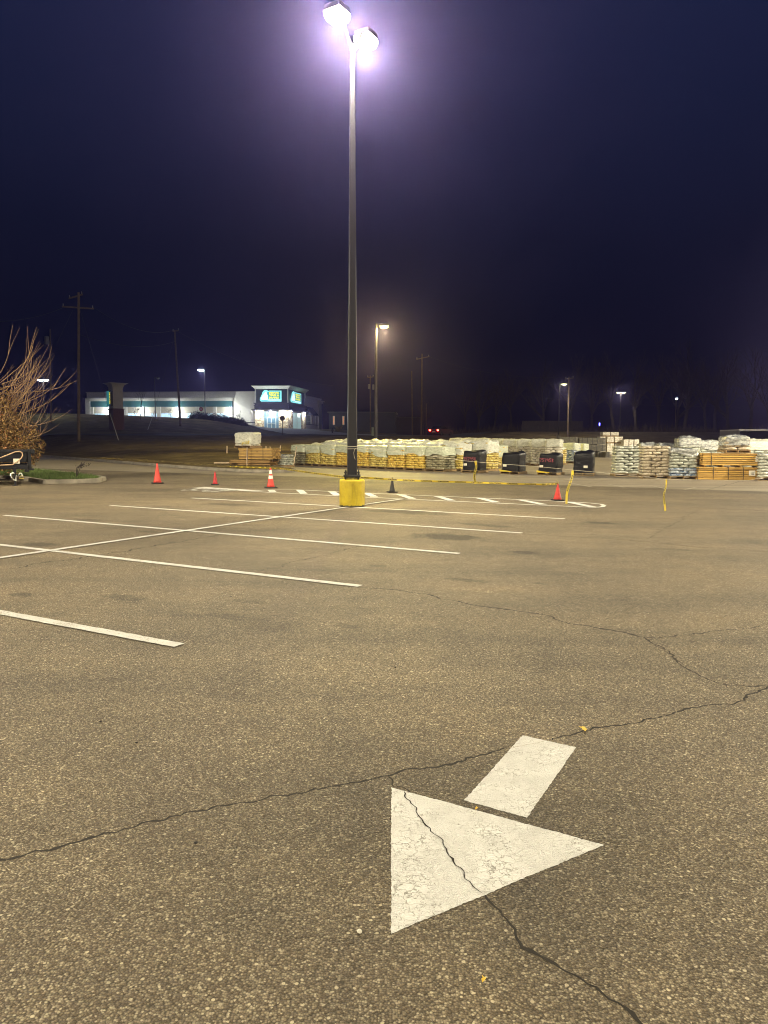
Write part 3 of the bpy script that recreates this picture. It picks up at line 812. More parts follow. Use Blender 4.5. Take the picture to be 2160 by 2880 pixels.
# unseen lamp posts added behind and beside the camera to light foreground and pallets
for i, (x, y, pw, ll) in enumerate(((-13.5,-7.0,3100,'added twin lamp post, unseen behind the camera on the left'), (20,-2,2600,'added twin lamp post beside the lot on the right, unseen'), (2,-24,2300,'added twin lamp post, unseen far behind the camera'), (-25,17,5600,'added twin lamp post beyond the trailer, unseen'), (29,27,7200,'added twin lamp post beyond the lumber, unseen'), (40,62,9000,'added twin lamp post far right of the silver covered pallets, unseen'))):
    lot_lamp(ll, (x, y, 0), 10.75, (-1,1), glow_warm, WARM, pw*LAMP*.5, thick=.11)

# ------------------------------------------------------------------ traffic cones
def cone(label, x, y, H, col, base_col, collars=(), tape=False, group='traffic cones', lean=0, br=None):
    g = G(x, y); t = thing('traffic_cone', label, 'traffic cone', (g.x, g.y+.12, 0), random.uniform(-.4,.4), group)
    r = H*.185 if br is None else br; tr = H*.028
    bm = B(); prof = []
    for k in range(13):
        q = k/12; prof.append((r*(1-q)+tr*q + (.02*H*(1-q)**6), .035+q*(H-.035)))
    prof.append((tr*.4, H+.002)); lathe(bm, prof, 24)
    obj('cone_body', bm, col, t, smooth=True)
    bm = B(); s = H*.30
    box(bm, -s, s, -s, s, .004, .036, None, .012); obj('base', bm, base_col, t)
    for z0, z1 in collars:
        bm = B(); f = lambda z: r*(1-(z-.035)/(H-.035))+tr*((z-.035)/(H-.035))+.004
        lathe(bm, [(f(z0), z0), (f(z1), z1)], 24); obj('reflective_collar', bm, M['collar'], t)
    return t
M['collar'] = simple('reflective_collar', (.75,.70,.62), .4, .2, 10)
red = simple('red_cone_plastic', (.60,.03,.02), .45, .5, 16, col2=(.28,.012,.01))
redf = simple('faded_orange_red_plastic', (.70,.05,.03), .5, .5, 14, col2=(.36,.025,.018))
redd = simple('scuffed_red_plastic', (.62,.02,.025), .5, .6, 14, col2=(.10,.01,.015))
blk = simple('sooty_black_plastic', (.02,.018,.017), .6, .3)
cone('tall orange-red cone on the driveway, nearest the grass island', 440, 1360, .72, redf, M['black'])
cone('short scuffed red cone in front of the timber heap', 603, 1364, .47, redd, M['black'])
cone('orange cone with two white reflective collars near the light pole', 760, 1373, .66, redf, M['black'], ((.31,.41), (.47,.59)))
cone('solid black cone right of the yellow base', 1103, 1386, .46, blk, blk)
c5 = cone('glossy red cone with a scrap of yellow tape on its tip', 1571, 1409, .46, red, M['black'], br=.105)

# ------------------------------------------------------------------ caution tape
tape_y = simple('yellow_tape', (.72,.55,.04), .4, .15, 3)
def tape(label, pts, wdt=.058, letters=True, twist=None, name='caution_tape', cat='caution tape', group=None, step=.62):
    """pts: 3-D polyline; a band standing on edge, with CAUTION printed along it"""
    t = thing(name, label, cat, pts[0], 0, group); o0 = Vector(pts[0])
    P = []
    for i in range(len(pts)-1):
        a, b = Vector(pts[i]), Vector(pts[i+1]); k = max(2, int((b-a).length/.15))
        P += [a+(b-a)*j/k for j in range(k)]
    P.append(Vector(pts[-1])); bm = B(); prev = None; fr = []
    for i, p in enumerate(P):
        d = (P[min(i+1, len(P)-1)]-P[max(0, i-1)]).normalized()
        up = Vector((0,0,1)) if abs(d.z) < .8 else Vector((1,0,0))
        s = d.cross(up).normalized(); v = s.cross(d).normalized()
        an = (twist(i/len(P)) if twist else .25*math.sin(i*.35))
        v = v*math.cos(an) + s*math.sin(an)
        fr.append((p, d, v, d.cross(v)))
        cur = (bm.verts.new(p-o0-v*wdt/2), bm.verts.new(p-o0+v*wdt/2))
        if prev: bm.faces.new((prev[0], cur[0], cur[1], prev[1]))
        prev = cur
    obj('band', bm, tape_y, t)
    if letters:
        bm = B(); L_ = 0; nxt = .1; Lw = .40
        vs, fs, asp = text_geo('CAUTION', .05)
        tot = sum((P[i+1]-P[i]).length for i in range(len(P)-1)); acc = [0]
        for i in range(len(P)-1): acc.append(acc[-1]+(P[i+1]-P[i]).length)
        def at(s):
            for i in range(len(P)-1):
                if acc[i+1] >= s:
                    q = (s-acc[i])/(acc[i+1]-acc[i]+1e-9); a, b = fr[i], fr[i+1]
                    return a[0].lerp(b[0], q), a[2].lerp(b[2], q).normalized(), a[3].lerp(b[3], q)
            return fr[-1][0], fr[-1][2], fr[-1][3]
        while nxt+Lw < tot:
            for side in (1, -1):
                nv = []
                for x, y in vs:
                    p, v, n = at(nxt + (x if side == 1 else 1-x)*Lw)
                    nv.append(bm.verts.new(p-o0 + v*(y-.5)*wdt*.74 - n*.003*-side))
                for f in fs: bm.faces.new([nv[i] for i in f])
            nxt += step
        obj('lettering', bm, M['ink'], t)
    return t
# long low tape: along the verge, past the pole, to the red cone
vz = lambda x, y, Y: AT(x, y, Y)
tape('long low caution tape sagging along the straw verge edge', [tuple(vz(470,1308,47)), tuple(vz(560,1311,42)), tuple(vz(660,1313,38.5)), tuple(vz(735,1315,36.3)), tuple(vz(790,1318,34.3))])
tape('caution tape running from the verge corner to the light pole', [tuple(vz(790,1318,34.3)), tuple(vz(870,1329,28)), tuple(vz(930,1337,22)), (MPx-.12, MPy-.05, AT(978,1343,MPy).z)])
cz = c5.location
tape('caution tape stretched from the light pole to the glossy red cone', [(MPx+.12, MPy, AT(1010,1342,MPy).z), tuple(vz(1120,1350,19.5)), tuple(vz(1250,1354.5,20.5)), tuple(vz(1340,1357,21.2)), tuple(vz(1450,1361,21.8)), tuple(vz(1530,1362.5,22.2)), (cz.x, cz.y, .455)], .052)
# pale rope from the pole to the right, with hanging tape tails
rp = [Vector((MPx+.12, MPy-.1, 1.42)), vz(1180,1278,17.6), vz(1306,1296,17.2), vz(1410,1305,16.8), vz(1511,1312,16.4), vz(1611,1322,16.0), vz(1740,1334,15.5), vz(1871,1348,15.0), vz(2100,1352,14.2), vz(2260,1320,13.6)]
bm = B(); tube(bm, rp, .0032, 5); ro = tag(obj('rope', bm, M['twine']), 'thin pale rope strung from the light pole past the black pallets', 'rope')
def tail(label, top, bot, w0=.085, seed=0):
    top, bot = Vector(top), Vector(bot); pts = []
    for i in range(9):
        q = i/8; p = top.lerp(bot, q); p.x += .02*math.sin(q*7+seed); pts.append(tuple(p))
    return tape(label, pts, w0, True, lambda t: .35*math.sin(t*5+seed)+.9*seed, group='tape tails tied to the rope', step=.5)
tail('short yellow tape tail hanging in front of the first black pallet', vz(1337,1296,17.1), vz(1336,1361,17.1), .050, 0)
tail('long slanting double tape tail beside the glossy red cone', vz(1610,1323,16.0), vz(1591,1417,15.7), .048, .2)
tail('thin twisted tape tail hanging in front of the grey bag pallets', vz(1872,1348,15.0), vz(1868,1437,14.9), .038, .9)
bm = B(); tube(bm, [(0,0,0),(0,0,1.6)], .02, 8); sp = obj('rope_post', bm, M['galv']); sp.location = (rp[-1].x, rp[-1].y, 0); tag(sp, 'steel post holding the far end of the rope, outside the view', 'post')
# curl of tape on the cone tip
bm = B(); ribbon2 = [(0,0,.45),(.0,-.01,.50),(-.02,0,.54),(-.05,0,.56),(-.07,0,.55)]
prev = None
for p in ribbon2:
    cur = (bm.verts.new((p[0], p[1]-.02, p[2])), bm.verts.new((p[0]+.01, p[1]+.02, p[2])))
    if prev: bm.faces.new((prev[0], cur[0], cur[1], prev[1]))
    prev = cur
obj('tape_scrap', bm, tape_y, c5)

# ------------------------------------------------------------------ pallets
def pillow(bm, cx, cy, cz, lx, ly, lz, rnd, nu=10, nv=6):
    vs = []
    e = .55
    sp_ = lambda c: math.copysign(abs(c)**e, c)
    rows = []
    sh = rnd.uniform(-.015,.015)
    for j in range(nv+1):
        ph = -PI/2 + PI*j/nv
        if j in (0, nv):
            rows.append([bm.verts.new((cx, cy, cz+lz/2*math.sin(ph)))]); continue
        row = []
        for i in range(nu):
            th = 2*PI*(i+.5)/nu
            x = sp_(math.cos(ph))*sp_(math.cos(th))*lx/2; y = sp_(math.cos(ph))*sp_(math.sin(th))*ly/2; z = sp_(math.sin(ph))*lz/2
            row.append(bm.verts.new((cx+x+sh+rnd.uniform(-1,1)*.008, cy+y+rnd.uniform(-1,1)*.008, cz+z+rnd.uniform(-1,1)*.006 - .02*abs(x/lx*2)**3)))
        rows.append(row)
    for j in range(nv):
        a, b = rows[j], rows[j+1]
        for i in range(nu):
            if len(a) == 1: bm.faces.new((a[0], b[(i+1)%nu], b[i]))
            elif len(b) == 1: bm.faces.new((a[i], a[(i+1)%nu], b[0]))
            else: bm.faces.new((a[i], a[(i+1)%nu], b[(i+1)%nu], b[i]))
def wood_pallet(w, d):
    bm = B()
    for i in range(6):
        y = -d/2 + (d-.09)*i/5; box(bm, -w/2, w/2, y, y+.09, .105, .125)
    for x in (-w/2, -.02, w/2-.04): box(bm, x, x+.04, -d/2+.003, d/2-.003, .02, .104)
    for y in (-d/2, -.045, d/2-.09): box(bm, -w/2, w/2, y, y+.09, .0, .019)
    return bm
def bags(w, d, layers, lh, seed, z0=.125, taper=.0):
    rnd = random.Random(seed); bm = B()
    for k in range(layers):
        z = z0 + lh*(k+.5); s = 1 - taper*k/layers; ox, oy = rnd.uniform(-.015,.015), rnd.uniform(-.015,.015)
        if k % 2 == 0:
            spec = [(-w/4, -d/3, w/2, d/3), (w/4, -d/3, w/2, d/3), (-w/4, 0, w/2, d/3), (w/4, 0, w/2, d/3), (-w/4, d/3, w/2, d/3), (w/4, d/3, w/2, d/3)]
        else:
            spec = [(-w/3, -d/4, w/3, d/2), (0, -d/4, w/3, d/2), (w/3, -d/4, w/3, d/2), (-w/3, d/4, w/3, d/2), (0, d/4, w/3, d/2), (w/3, d/4, w/3, d/2)]
        for cx, cy, lx, ly in spec:
            if cx == 0 and cy == 0: continue
            pillow(bm, cx*s+ox, cy*s+oy, z, lx*s*1.03, ly*s*1.03, lh*1.06, rnd)
    return bm
def hood(w, d, z0, z1, seed, skirt=.12, lump=.05, grow=.02, dome=.04, wr=.035, peak=None):
    """a wrinkled plastic cover, open underneath"""
    rnd = random.Random(seed); bm = B(); n = 48; rows = []
    sd = Vector((seed*3.1, seed*1.7, 0))
    def outline(t, s):
        a = 2*PI*t; c, s_ = math.cos(a), math.sin(a); e = .28
        return math.copysign(abs(c)**e, c)*w/2*s, math.copysign(abs(s_)**e, s_)*d/2*s
    levels = 9
    for j in range(levels+1):
        q = j/levels; row = []
        for i in range(n):
            x, y = outline(i/n, 1+grow)
            zb = z0 + skirt*noise.noise(Vector((x*1.6, y*1.6, 0))+sd)*1.6 + .03*noise.noise(Vector((x*7, y*7, 3))+sd)
            z = zb + (z1-zb)*q
            r = 1 + wr*noise.noise(Vector((x*5, y*5, z*9))+sd)*2 - .03*max(0, q-.85)/.15
            row.append(bm.verts.new((x*r, y*r, z)))
        rows.append(row)
    for s in (.93, .8, .62, .42, .22):
        row = []
        for i in range(n):
            x, y = outline(i/n, s)
            z = z1 + dome*(1-s*s) + lump*noise.noise(Vector((x*3.2, y*3.2, 5))+sd)*1.5 + lump*.5*noise.noise(Vector((x*9, y*9, 5))+sd)
            if peak: z += peak[2]*math.exp(-((x-peak[0])**2+(y-peak[1])**2)/.05)
            row.append(bm.verts.new((x, y, z)))
        rows.append(row)
    for a, b in zip(rows, rows[1:]):
        for i in range(n): bm.faces.new((a[i], a[(i+1)%n], b[(i+1)%n], b[i]))
    c = bm.verts.new((0, 0, z1+dome+lump*.4)); b = rows[-1]
    for i in range(n): bm.faces.new((b[i], b[(i+1)%n], c))
    return bm
_pm = {}
def shared(key, make, m, smooth=False):
    if key not in _pm:
        me = bpy.data.meshes.new(key[0]); b = make(); b.to_mesh(me); b.free()
        if smooth:
            for p in me.polygons: p.use_smooth = True
        _pm[key] = me
        for q in (m if isinstance(m, (list, tuple)) else [m]): me.materials.append(q)
    return _pm[key]
def pallet(label, loc, rz, w=1.16, d=1.0, layers=9, lh=.13, bagm='bag_yellow', hoodm='hood', seed=0, hz=.62, lump=.04, skirt=.10, group=None, name='bag_pallet', taper=0, hood_on=True, peak=None, wood=True, dome=.04, extra=None, grow=.02):
    t = thing(name, label, 'pallet of bags', loc, rz, group)
    zb = .125 if wood else 0
    if wood: link('wooden_pallet', shared(('wooden_pallet', w, d), lambda: wood_pallet(w, d), M['pallet']), None, t)
    link('bags', shared(('bags', w, d, layers, lh, seed % 4, bagm, taper), lambda: bags(w*.98, d*.98, layers, lh, seed % 4+1, zb, taper), M[bagm], True), None, t)
    top = zb + layers*lh
    if hood_on:
        link('plastic_cover', shared(('plastic_cover', w, d, top, hz, seed, hoodm, lump), lambda: hood(w, d, zb+(top-zb)*hz, top+.03, seed, skirt, lump, grow, dome, .035, peak), M[hoodm], True), None, t)
    return t
# front row of mulch pallets: from the lumber corner towards the right, angled
RA = R(-36); D1 = Vector((math.cos(RA), math.sin(RA), 0)); D2 = Vector((-math.sin(RA), math.cos(RA), 0))
xs = [(815,852.5,1308), (855,899,1309.5), (900,947,1311.5), (949,995.5,1314), (996.5,1044,1317), (1046,1092,1319.5), (1094,1144,1322), (1145,1197,1325), (1199,1250,1327.5)]
kinds = ['bag_dull','bag_yellow','bag_yellow','bag_orange','bag_orange','bag_yellow','bag_orange','bag_orange','bag_dull']
labs = ['leftmost mulch pallet of the front row, behind the leaning stake', 'second mulch pallet from the left in the front row', 'third mulch pallet from the left, its white cover slanting up', 'mulch pallet half hidden left of the dark light pole',
        'mulch pallet half hidden right of the dark light pole', 'mulch pallet with a dark gap on its left, right of the light pole', 'mulch pallet whose bags show a dark curved tear', 'bright orange-yellow mulch pallet second from the right end of the front row', 'dull green wrapped mulch pallet at the right end of the front row']
fr = []
A0 = G(815, 1308); A1 = G(1250, 1327.5); dA = (A1-A0)/9; RA = math.atan2(dA.y, dA.x); D1 = dA.normalized(); D2 = Vector((-D1.y, D1.x, 0)); step = dA.length
for i in range(9):
    c = A0 + dA*(i+.5) + D2*.5; wj = step*.965
    fr.append(c)
    pallet(labs[i], (c.x, c.y, 0), RA+random.uniform(-.03,.03), round(step*.955, 2), 1.0, 9, .122, kinds[i], 'hood', i+1, [.66,.62,.6,.66,.7,.56,.62,.68,.66][i], .03, .13, 'mulch pallets of the front row')
order = ['leftmost', 'second', 'third', 'fourth', 'fifth', 'sixth', 'seventh', 'eighth', 'ninth']
for i in range(9):
    c = A0 + dA*(i+.62) + D2*1.62
    pallet('lumpy white covered pallet top, %s from the left behind the front row' % order[i] if i else 'lumpy white covered pallet top at the left end behind the front row', (c.x, c.y, 0), RA+random.uniform(-.05,.05), round(step*.955, 2), 1.0, 10 if i else 9, .126, 'bag_yellow', 'hood_white', 21+i, .6, .085, .12, 'mulch pallets of the second row', dome=.06, peak=((-.2,0,.1) if i == 1 else None))
for i in range(9):
    c = A0 + dA*(i+1.2) + D2*2.85
    pallet('white covered pallet in the third row, %s from the left' % order[i], (c.x, c.y, 0), RA, round(step*.955, 2), 1.0, 11, .126, 'bag_yellow', 'hood_white', 31+i, .6, .10, .12, 'mulch pallets of the third row', dome=.05)

# the block of pallets right of the front row
def pp(label, xl, xr, yb, ytop, bagm, hoodm, seed, rz=None, hz=.6, lump=.04, hood_on=True, group=None, layers=None, d=1.0, wood=True, z0=0, wmul=1.0, name='bag_pallet', taper=0, dome=.04, face=.8, skirt=.1, w=None):
    """a pallet whose visible width spans photo xl..xr, standing at base row yb, reaching up to ytop"""
    c = G((xl+xr)/2, yb, z0); Wv = (G(xr, yb, z0)-G(xl, yb, z0)).length
    top = AT((xl+xr)/2, ytop, c.y).z
    H = top - z0; lh = .125; zb = .125 if wood else 0
    n = layers or max(2, round((H-zb-.05)/lh)); lh = (H-zb-.05)/n
    rz = RA if rz is None else rz
    ww = w or round(Wv/(abs(math.cos(rz))+face*abs(math.sin(rz))) , 2)
    dd = d
    off = Vector((-math.sin(rz), math.cos(rz), 0))*dd*.35
    return pallet(label, (c.x+off.x*.6, c.y+dd*.45, z0), rz, ww*wmul, dd, n, round(lh, 3), bagm, hoodm, seed, hz, lump, skirt, group, name, taper, hood_on, None, wood, dome)
gB = 'pallets behind the black ones'
pp('tall yellow mulch pallet with a milky cover, left of the first black pallet', 1267, 1330, 1322, 1243, 'bag_orange', 'hood', 3, hz=.62, group=gB)
pp('milky green wrapped pallet directly behind the first black pallet', 1318, 1376, 1312, 1250, 'bag_dull', 'hood', 5, hz=.4, group=gB)
pp('glossy green wrapped mulch pallet between the first two black pallets', 1376, 1420, 1313, 1252, 'bag_yellow', 'hood', 6, hz=.5, group=gB)
pp('grey wrapped low pallet behind the second black pallet', 1418, 1450, 1302, 1256, 'bag_dark', 'hood_silver', 7, hz=.5, group=gB)
pp('dark brown wrapped pallet behind the second black pallet', 1450, 1490, 1303, 1254, 'bag_dark', 'hood_silver', 8, hz=.8, group=gB)
pp('shiny olive pallet with green bags low down, left of the pair', 1486, 1512, 1306, 1255, 'bag_dull', 'hood_silver', 9, hz=.85, group=gB, lump=.02)
pp('shiny olive pallet with green bags low down, right of the pair', 1510, 1535, 1306, 1255, 'bag_dull', 'hood_silver', 10, hz=.85, group=gB, lump=.02)
pp('olive pallet topped by yellow bags behind the third black pallet', 1534, 1590, 1308, 1258, 'bag_yellow', 'hood', 11, hz=.95, group=gB)
pp('pallet of blue bags under a pale cover, between the third and fourth black pallets', 1582, 1628, 1303, 1246, 'bag_blue', 'hood', 12, hz=.62, group=gB)
pp('small tan covered pallet in front of the dark timber bundles', 1620, 1652, 1292, 1248, 'bag_tan', 'hood', 13, hz=.55, group=gB)
# back line with high white tops
tops = [(1268,1304,1231), (1304,1342,1231), (1341,1379,1232), (1379,1418,1233), (1416,1458,1234), (1458,1498,1234), (1496,1540,1234), (1537,1583,1234.5)]
PA, PB = Vector((6.2, 55, 0)), Vector((10.2, 45.2, 0))
for i, (xl, xr, yt) in enumerate(tops):
    Y = 55.5 - 1.25*i; p = AT((xl+xr)/2, yt, Y); wv = (AT(xr, yt, Y)-AT(xl, yt, Y)).length
    H = p.z; n = 10; lh = (H-.2)/n
    pallet('high white topped pallet, %s from the left in the back line' % order[i], (p.x, Y, 0), R(-24), round(min(1.3, max(.95, wv*.93)), 2), 1.0, n, round(lh, 3), 'bag_white', 'hood_white', 41+i, .72, .04, .06, 'high white topped pallets of the back line')

# black stretch-wrapped pallets
def digits(bm, s, o, ux, uz, wd):
    G7 = {'7': [[(0,1),(1,.95),(.45,0)]], '5': [[(1,1),(.15,1),(.1,.55),(.7,.6),(.9,.3),(.6,0),(0,.05)]], '9': [[(.9,.7),(.5,1),(.1,.8),(.3,.5),(.9,.65),(.8,0)]],
          '8': [[(.8,.85),(.5,1),(.2,.8),(.8,.25),(.5,0),(.15,.25),(.8,.85)]]}
    n = len(s)
    for i, ch in enumerate(s):
        for ln in G7[ch]:
            P = [Vector(o) + Vector(ux)*((i+.75*x)/n) + Vector(uz)*(y+.06*math.sin(i*2)) for x, y in ln]
            for a, b in zip(P, P[1:]):
                d = (b-a).normalized(); nrm = Vector(ux).cross(Vector(uz)).normalized(); s_ = d.cross(nrm)*wd/2
                poly(bm, [a-s_-d*wd*.3, b-s_+d*wd*.3, b+s_+d*wd*.3, a+s_-d*wd*.3])
def black_pallet(label, xl, xr, xs_, yb, ytop, num, tagx, seed, strap=False, rz=R(-32), lean=0):
    c = G(xs_, yb); fl = G(xl, yb-2)
    H = AT(xs_, ytop, c.y).z
    w = .92; d = .98
    # place so that its front right corner stands at xs_
    rot = Matrix.Rotation(rz, 3, 'Z'); corner = rot @ Vector((w/2, -d/2, 0))
    t = thing('wrapped_pallet', label, 'wrapped pallet', (c.x-corner.x, c.y-corner.y, 0), rz, 'black stretch wrapped pallets')
    link('wooden_pallet', shared(('wooden_pallet', w+.06, d+.06), lambda: wood_pallet(w+.06, d+.06), M['pallet']), None, t)
    b = hood(w, d, .10, H-.05, seed, .05, .05, 0, .05, .02, (.25,.2,.06))
    for v in b.verts:
        v.co.x += .05*noise.noise(Vector((seed, 0, v.co.z*2.5))) - lean*v.co.z
    k = obj('black_wrap', b, M['black_wrap'], t, smooth=True)
    # hidden load inside, so that the cover is not an empty skin
    y0 = -d/2-.055
    if num:
        bm = B(); digits(bm, num, (-w*.40, y0, .62), (w*.76,0,0), (0,0,.15), .017); obj('sprayed_number', bm, M['pink'], t)
    bm = B(); box(bm, tagx-.09, tagx+.09, y0-.004, y0-.001, .36, .47); lt = obj('paper_tag', bm, M['paper'], t)
    if strap:
        bm = B(); poly(bm, [(-w/2-.04,y0-.01,.13), (.12,y0-.01,.10), (.12,y0-.012,.14), (-w/2-.04,y0-.012,.22)]); 
        r = bmesh.ops.extrude_face_region(bm, geom=bm.faces[:])
        for v in r['geom']:
            if isinstance(v, bmesh.types.BMVert): v.co.y += .004
        obj('yellow_sheet', bm, tape_y, t)
    return t
black_pallet('black wrapped pallet with a pink number, behind the short tape tail', 1302, 1380, 1347, 1331, 1268, '757958', -.26, 3)
black_pallet('black wrapped pallet without a number, yellow sheet at its foot', 1408, 1480, 1459, 1334.5, 1273, '', -.24, 5, True)
black_pallet('black wrapped pallet with pink number and yellow sheet at its foot', 1511, 1586, 1566, 1337.5, 1276, '757958', -.28, 8, True)
black_pallet('bulging glossy black wrapped pallet, rightmost of the four', 1612, 1688, 1668, 1338.5, 1270, '', .12, 11, False, R(-20))

# dark timber bundles in the distance
def bundle(name, label, x0, x1, yb, yt, Y, d, m, group, parts=3, z0=None, rz=0):
    a = AT(x0, yb, Y); b = AT(x1, yt, Y); w = b.x-a.x; zlo = max(0, a.z) if z0 is None else z0; h = b.z-zlo
    t = thing(name, label, 'timber bundle', ((a.x+b.x)/2, Y, zlo), rz, group)
    n = max(2, int(h/.12)); bm = B(); rnd = random.Random(x0)
    for i in range(n):
        for j in range(5):
            box(bm, -w/2+rnd.uniform(0,.06), w/2-rnd.uniform(0,.06), d*j/5, d*(j+1)/5-.012, h*i/n, h*(i+1)/n-.012)
    obj('boards', bm, m, t)
    for k in range(parts):
        x = -w/2 + w*(k+.6)/(parts+.2)
        bm = B(); box(bm, x, x+.05, -.008, d+.008, -.0, h+.006); s = obj('strap', bm, M['black'], t)
    return t, h
GB = 'dark wrapped timber bundles'
bundle('timber_bundle', 'dark timber bundle at the foot of the far pile', 1680, 1701, 1285.5, 1270, 74, 1.2, M['grey_block'], GB, 2, 0)
bundle('timber_bundle', 'small dark block at the right foot of the far timber pile', 1702, 1718, 1285.5, 1271, 73, 1.2, M['grey_block'], GB, 1, 0)
bundle('timber_bundle', 'dark timber bundle in the middle layer of the far pile', 1652, 1703.5, 1267.5, 1250.5, 74, 1.2, M['grey_block'], GB, 3, AT(1680,1268.5,74).z)
bundle('timber_bundle', 'dark timber bundle resting under the middle layer of the far pile', 1640, 1679, 1285.5, 1269.5, 74.2, 1.2, M['grey_block'], GB, 2, 0)
bundle('timber_bundle', 'long dark timber bundle on top of the far pile', 1628, 1704.5, 1249.5, 1231, 74, 1.2, M['grey_block'], GB, 5, AT(1680,1249.5,74).z)
bundle('timber_bundle', 'grey topped timber bundle left of the far pile', 1572, 1627.5, 1248, 1229, 74, 1.2, M['grey_block'], GB, 3, AT(1600,1250,74).z)
bundle('timber_bundle', 'lower timber bundle left of the far pile', 1572, 1639, 1285.5, 1251.5, 74, 1.2, M['grey_block'], GB, 3, 0)
# white carton stacks beyond
def carton(label, x0, x1, yb, yt, Y, z0=0, d=1.1, m='box_print'):
    a = AT(x0, yb, Y); b = AT(x1, yt, Y); w = b.x-a.x; h = b.z-z0
    t = thing('carton_pallet', label, 'carton pallet', ((a.x+b.x)/2, Y, z0), 0, 'carton pallets by the far edge of the lot')
    bm = B(); rnd = random.Random(int(x0+yt))
    for i in range(2):
        for j in range(2):
            for k in range(3):
                x = -w/2 + w*i/2; y = d*j/2; z = .12 + (h-.12)*k/3
                box(bm, x+.006, x+w/2-.006, y+.006, y+d/2-.006, z+.004, z+(h-.12)/3-.006, None, .012)
    obj('cartons', bm, M[m], t)
    bm = B()
    for y in (0, d/2-.05, d-.1): box(bm, -w/2, w/2, y, y+.1, 0, .10)
    obj('wooden_pallet', bm, M['pallet'], t)
    return t
Yc = 84
za = AT(1710, 1246.5, Yc).z
c1 = carton('white carton pallet at ground level behind the dark timber', 1707, 1727, 1276, 1247, Yc)
carton('white carton pallet at ground level under the tallest stack', 1729, 1752, 1276, 1247, Yc)
carton('white carton pallet in the second tier, left', 1707, 1727, 1247, 1228, Yc, za)
carton('white carton pallet in the second tier, right', 1729, 1752, 1247, 1228, Yc, za)
zb_ = AT(1710, 1227.5, Yc).z
carton('brown and white carton pallet on the top tier, left', 1695, 1716, 1228, 1215, Yc+.1, zb_)
carton('white carton pallet on the top tier, right', 1718, 1741, 1228, 1215, Yc+.1, zb_)
carton('white carton pallet beneath the brown one', 1686, 1705, 1276, 1228, Yc+.2)
carton('carton pallet behind the grey bag pallets, left of three', 1753.5, 1768, 1270, 1236, Yc-1)
carton('carton pallet behind the grey bag pallets, middle of three', 1769, 1782, 1270, 1236, Yc-1)
carton('carton pallet with a yellow-green patch, rightmost of three', 1783.5, 1798, 1270, 1236, Yc-1, 0, 1.1)

# right side: grey bag pallets and lumber
gR = 'grey bag pallets on the right'
pp('tall grey-green bag pallet, first right of the black pallets', 1731, 1808, 1340, 1252, 'bag_silver', 'hood_silver', 50, R(-6), hz=.97, lump=.05, group=gR, hood_on=False, face=.3, d=1.05)
pp('tall tan and grey bag pallet, middle of the three', 1809, 1885, 1346, 1251, 'bag_tan', 'hood_silver', 51, R(-6), hz=.97, lump=.05, group=gR, hood_on=False, face=.3, d=1.05)
pp('grey bag pallet with blue and white bags low down, left of the lumber', 1888, 1961, 1348, 1262, 'bag_silver', 'hood_silver', 52, R(-6), hz=.8, lump=.05, group=gR, face=.3, d=1.05)
bm = B()
# blue bags at the foot of that pallet
tq = [o for o in bpy.data.objects if o.get('label', '').startswith('grey bag pallet with blue')][0]
link('blue_bags', shared(('blue_bags',), lambda: bags(1.14, 1.09, 3, .12, 9), M['bag_blue'], True), None, tq)
for (lab, xl, xr, yb, yt, bg_, sd, Yo) in (('crumpled grey covered pallet behind the tall bag pallets', 1800, 1850, 1318, 1249, 'bag_silver', 61, 0), ('grey pallet behind the gap between tall bag pallets', 1850, 1915, 1320, 1251, 'bag_tan', 62, 0),
        ('lumpy silver covered pallet rising behind the lumber, left', 1908, 1968, 1322, 1232, 'bag_silver', 63, 0), ('lumpy silver covered pallet rising behind the lumber, right', 1966, 2034, 1322, 1242, 'bag_silver', 64, 0),
        ('lumpy pale covered pallet behind the right end of the lumber', 2098, 2172, 1322, 1240, 'bag_silver', 65, 0)):
    pp(lab, xl, xr, yb, yt, bg_, 'hood_silver' if sd < 65 else 'hood_white', sd, R(-6), hz=.72, lump=.12, group='silver covered pallets behind the lumber', face=.3, dome=.08)
pp('grey bag column at the right edge beside the lumber', 2137, 2215, 1352, 1272, 'bag_silver', 'hood_silver', 66, R(-6), hz=.9, group=gR, face=.3, hood_on=False)
